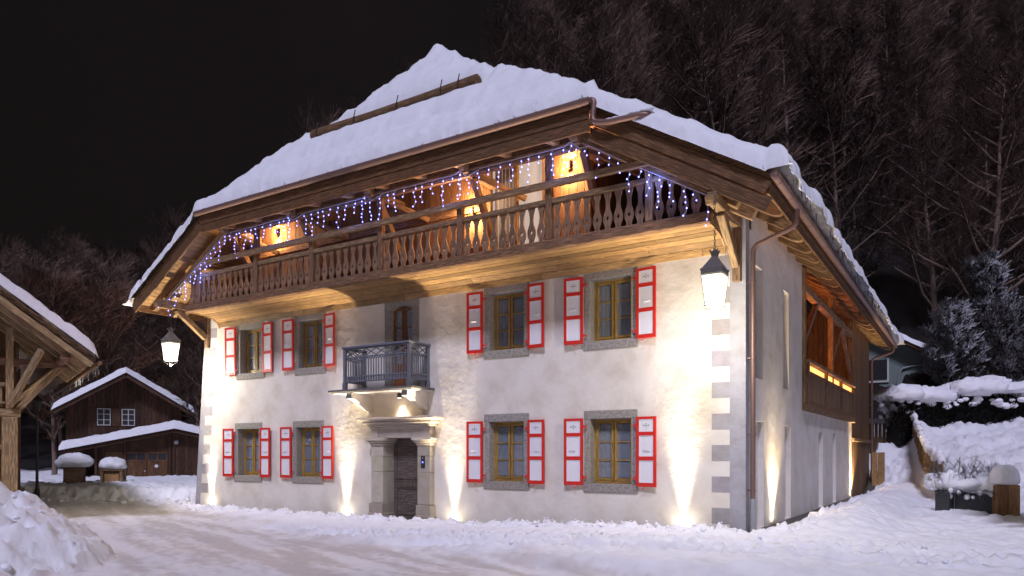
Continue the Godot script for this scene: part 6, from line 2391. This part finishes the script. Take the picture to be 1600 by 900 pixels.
func woods() -> void:
	var pr: Array = []
	for i in 6: pr.push_back(bare_tree(100 + i, 14.0 + i, 26 + i * 2, 26, 1.35))
	var right := Vector3(-AHEAD.z, 0, AHEAD.x)
	var rr := RandomNumberGenerator.new()
	rr.seed = 9
	var done: Array = []
	var tries := 0
	while done.size() < 190 and tries < 4000:
		tries += 1
		var d := sqrt(rr.randf_range(45.0 * 45.0, 120.0 * 120.0))
		var px := rr.randf_range(-120.0, 1720.0)
		var r := d * (px - 800.0) / 1138.0
		var p := Vector3(EYE.x, 0, EYE.z) + AHEAD * d + right * r
		if px < 330 and d < 62: continue
		if px < 820 and d > 90 and rr.randf() < 0.5: continue
		if p.z > -38.5 and p.x > -9.0 and p.x < 4.5: continue
		var close := false
		for q in done:
			if q.distance_to(p) < 3.2 + d * 0.016: close = true
		if close: continue
		done.push_back(p)
		var ti := rr.randi() % 6
		var zone := "left of the left lantern"
		for q in [[270, "over the barn"], [420, "over the left verge of the large house"], [560, "over the left end of the snow guard log"], [700, "behind the roof peak"], [850, "just right of the roof peak"], [960, "over the front gutter's right end"], [1080, "over the right verge"], [1200, "over the right hand lantern"], [1300, "over the side gutter"], [1420, "over the green house"], [1520, "over the left half of the hedge"], [1800, "over the right half of the hedge"]]:
			if px < q[0]:
				zone = q[1]
				break
		var row: String = "nearest row" if d < 58 else ("second row" if d < 72 else ("third row" if d < 88 else ("fourth row" if d < 104 else "farthest row")))
		var label := "%s bare tree %s, %s" % ["slim" if ti % 3 == 0 else ("wide" if ti % 3 == 1 else "full"), zone, row]
		var group := "bare trees on the wooded slope"
		plant(pr[ti], p.x, p.z, rr.randf_range(0.85, 1.25), rr.randf() * TAU, M.twig, label, group)
	# reddish trees between the left chalet and the barn, lit by the lantern
	var near := [[-47.0, -8.0, 0.95, "reddish bare tree rising behind the left chalet roof, tallest there"], [-50.5, -14.0, 0.85, "reddish bare tree behind the barn's left roof slope"], [-46.5, -19.5, 0.78, "reddish bare tree directly behind the barn's ridge"], [-43.0, -24.0, 0.8, "bare tree behind the barn near the left lantern"], [-53.0, -4.0, 0.9, "reddish bare tree partly hidden by the left chalet roof"]]
	for i in near.size():
		plant(pr[(i * 2 + 1) % 6], near[i][0], near[i][1], near[i][2], i * 1.3, M.red_twig, near[i][3], "")
	# frosted shrubs above the hedge
	var fr: Array = []
	for i in 2: fr.push_back(bare_tree(300 + i, 6.0, 30, 64, 3.6))
	var shrubs := [[3.2, -33.0, 1.0, "frosted bare tree above the hedge, nearest the green house"], [6.0, -34.0, 1.1, "broad frosted bare tree above the hedge near the right edge"], [7.8, -31.5, 0.9, "frosted bare tree above the hedge at the right edge"], [4.8, -38.0, 1.25, "taller frosted bare tree behind the other two above the hedge"]]
	for i in shrubs.size():
		plant(fr[i % 2], shrubs[i][0], shrubs[i][1], shrubs[i][2], i * 2.1, M.frost_twig, shrubs[i][3], "")

func clods() -> void:
	# crumbled lumps thrown up by the plough
	var m := MB.new()
	var r := RandomNumberGenerator.new()
	r.seed = 31
	for i in 620:
		var x := 0.0
		var z := 0.0
		var k := r.randf()
		var size := r.randf_range(0.012, 0.045)
		if k < 0.12:
			var a := r.randf() * TAU
			var q := sqrt(r.randf()) * 2.7
			x = -10.9 + q * cos(a)
			z = 11.2 + q * sin(a)
			size = r.randf_range(0.015, 0.06)
		elif k < 0.8:
			x = r.randf_range(-19.5, 0.3)
			z = r.randf_range(0.8, 1.35)
		elif k < 0.92:
			x = r.randf_range(-29.0, -19.5)
			z = bank_edge(x) - r.randf_range(-0.35, 0.5)
			size = r.randf_range(0.03, 0.10)
		else:
			x = r.randf_range(-14.0, 4.0)
			z = 2.75 - 0.095 * x + [0.27, -0.27, 1.0, 1.8][r.randi() % 4] + r.randf_range(-0.12, 0.12)
			size = r.randf_range(0.015, 0.045)
		m.blob(Vector3(x, ground_h(x, z) + size * 0.1, z), Vector3(size * r.randf_range(0.8, 1.5), size * r.randf_range(0.6, 0.95), size * r.randf_range(0.8, 1.4)), 0.9, fn2, 5, 7)
	var o := put("snow_clods", m, M.snow)
	tag(o, "loose lumps of crumbled snow along the ploughed edges", "snow clods", "", "stuff")
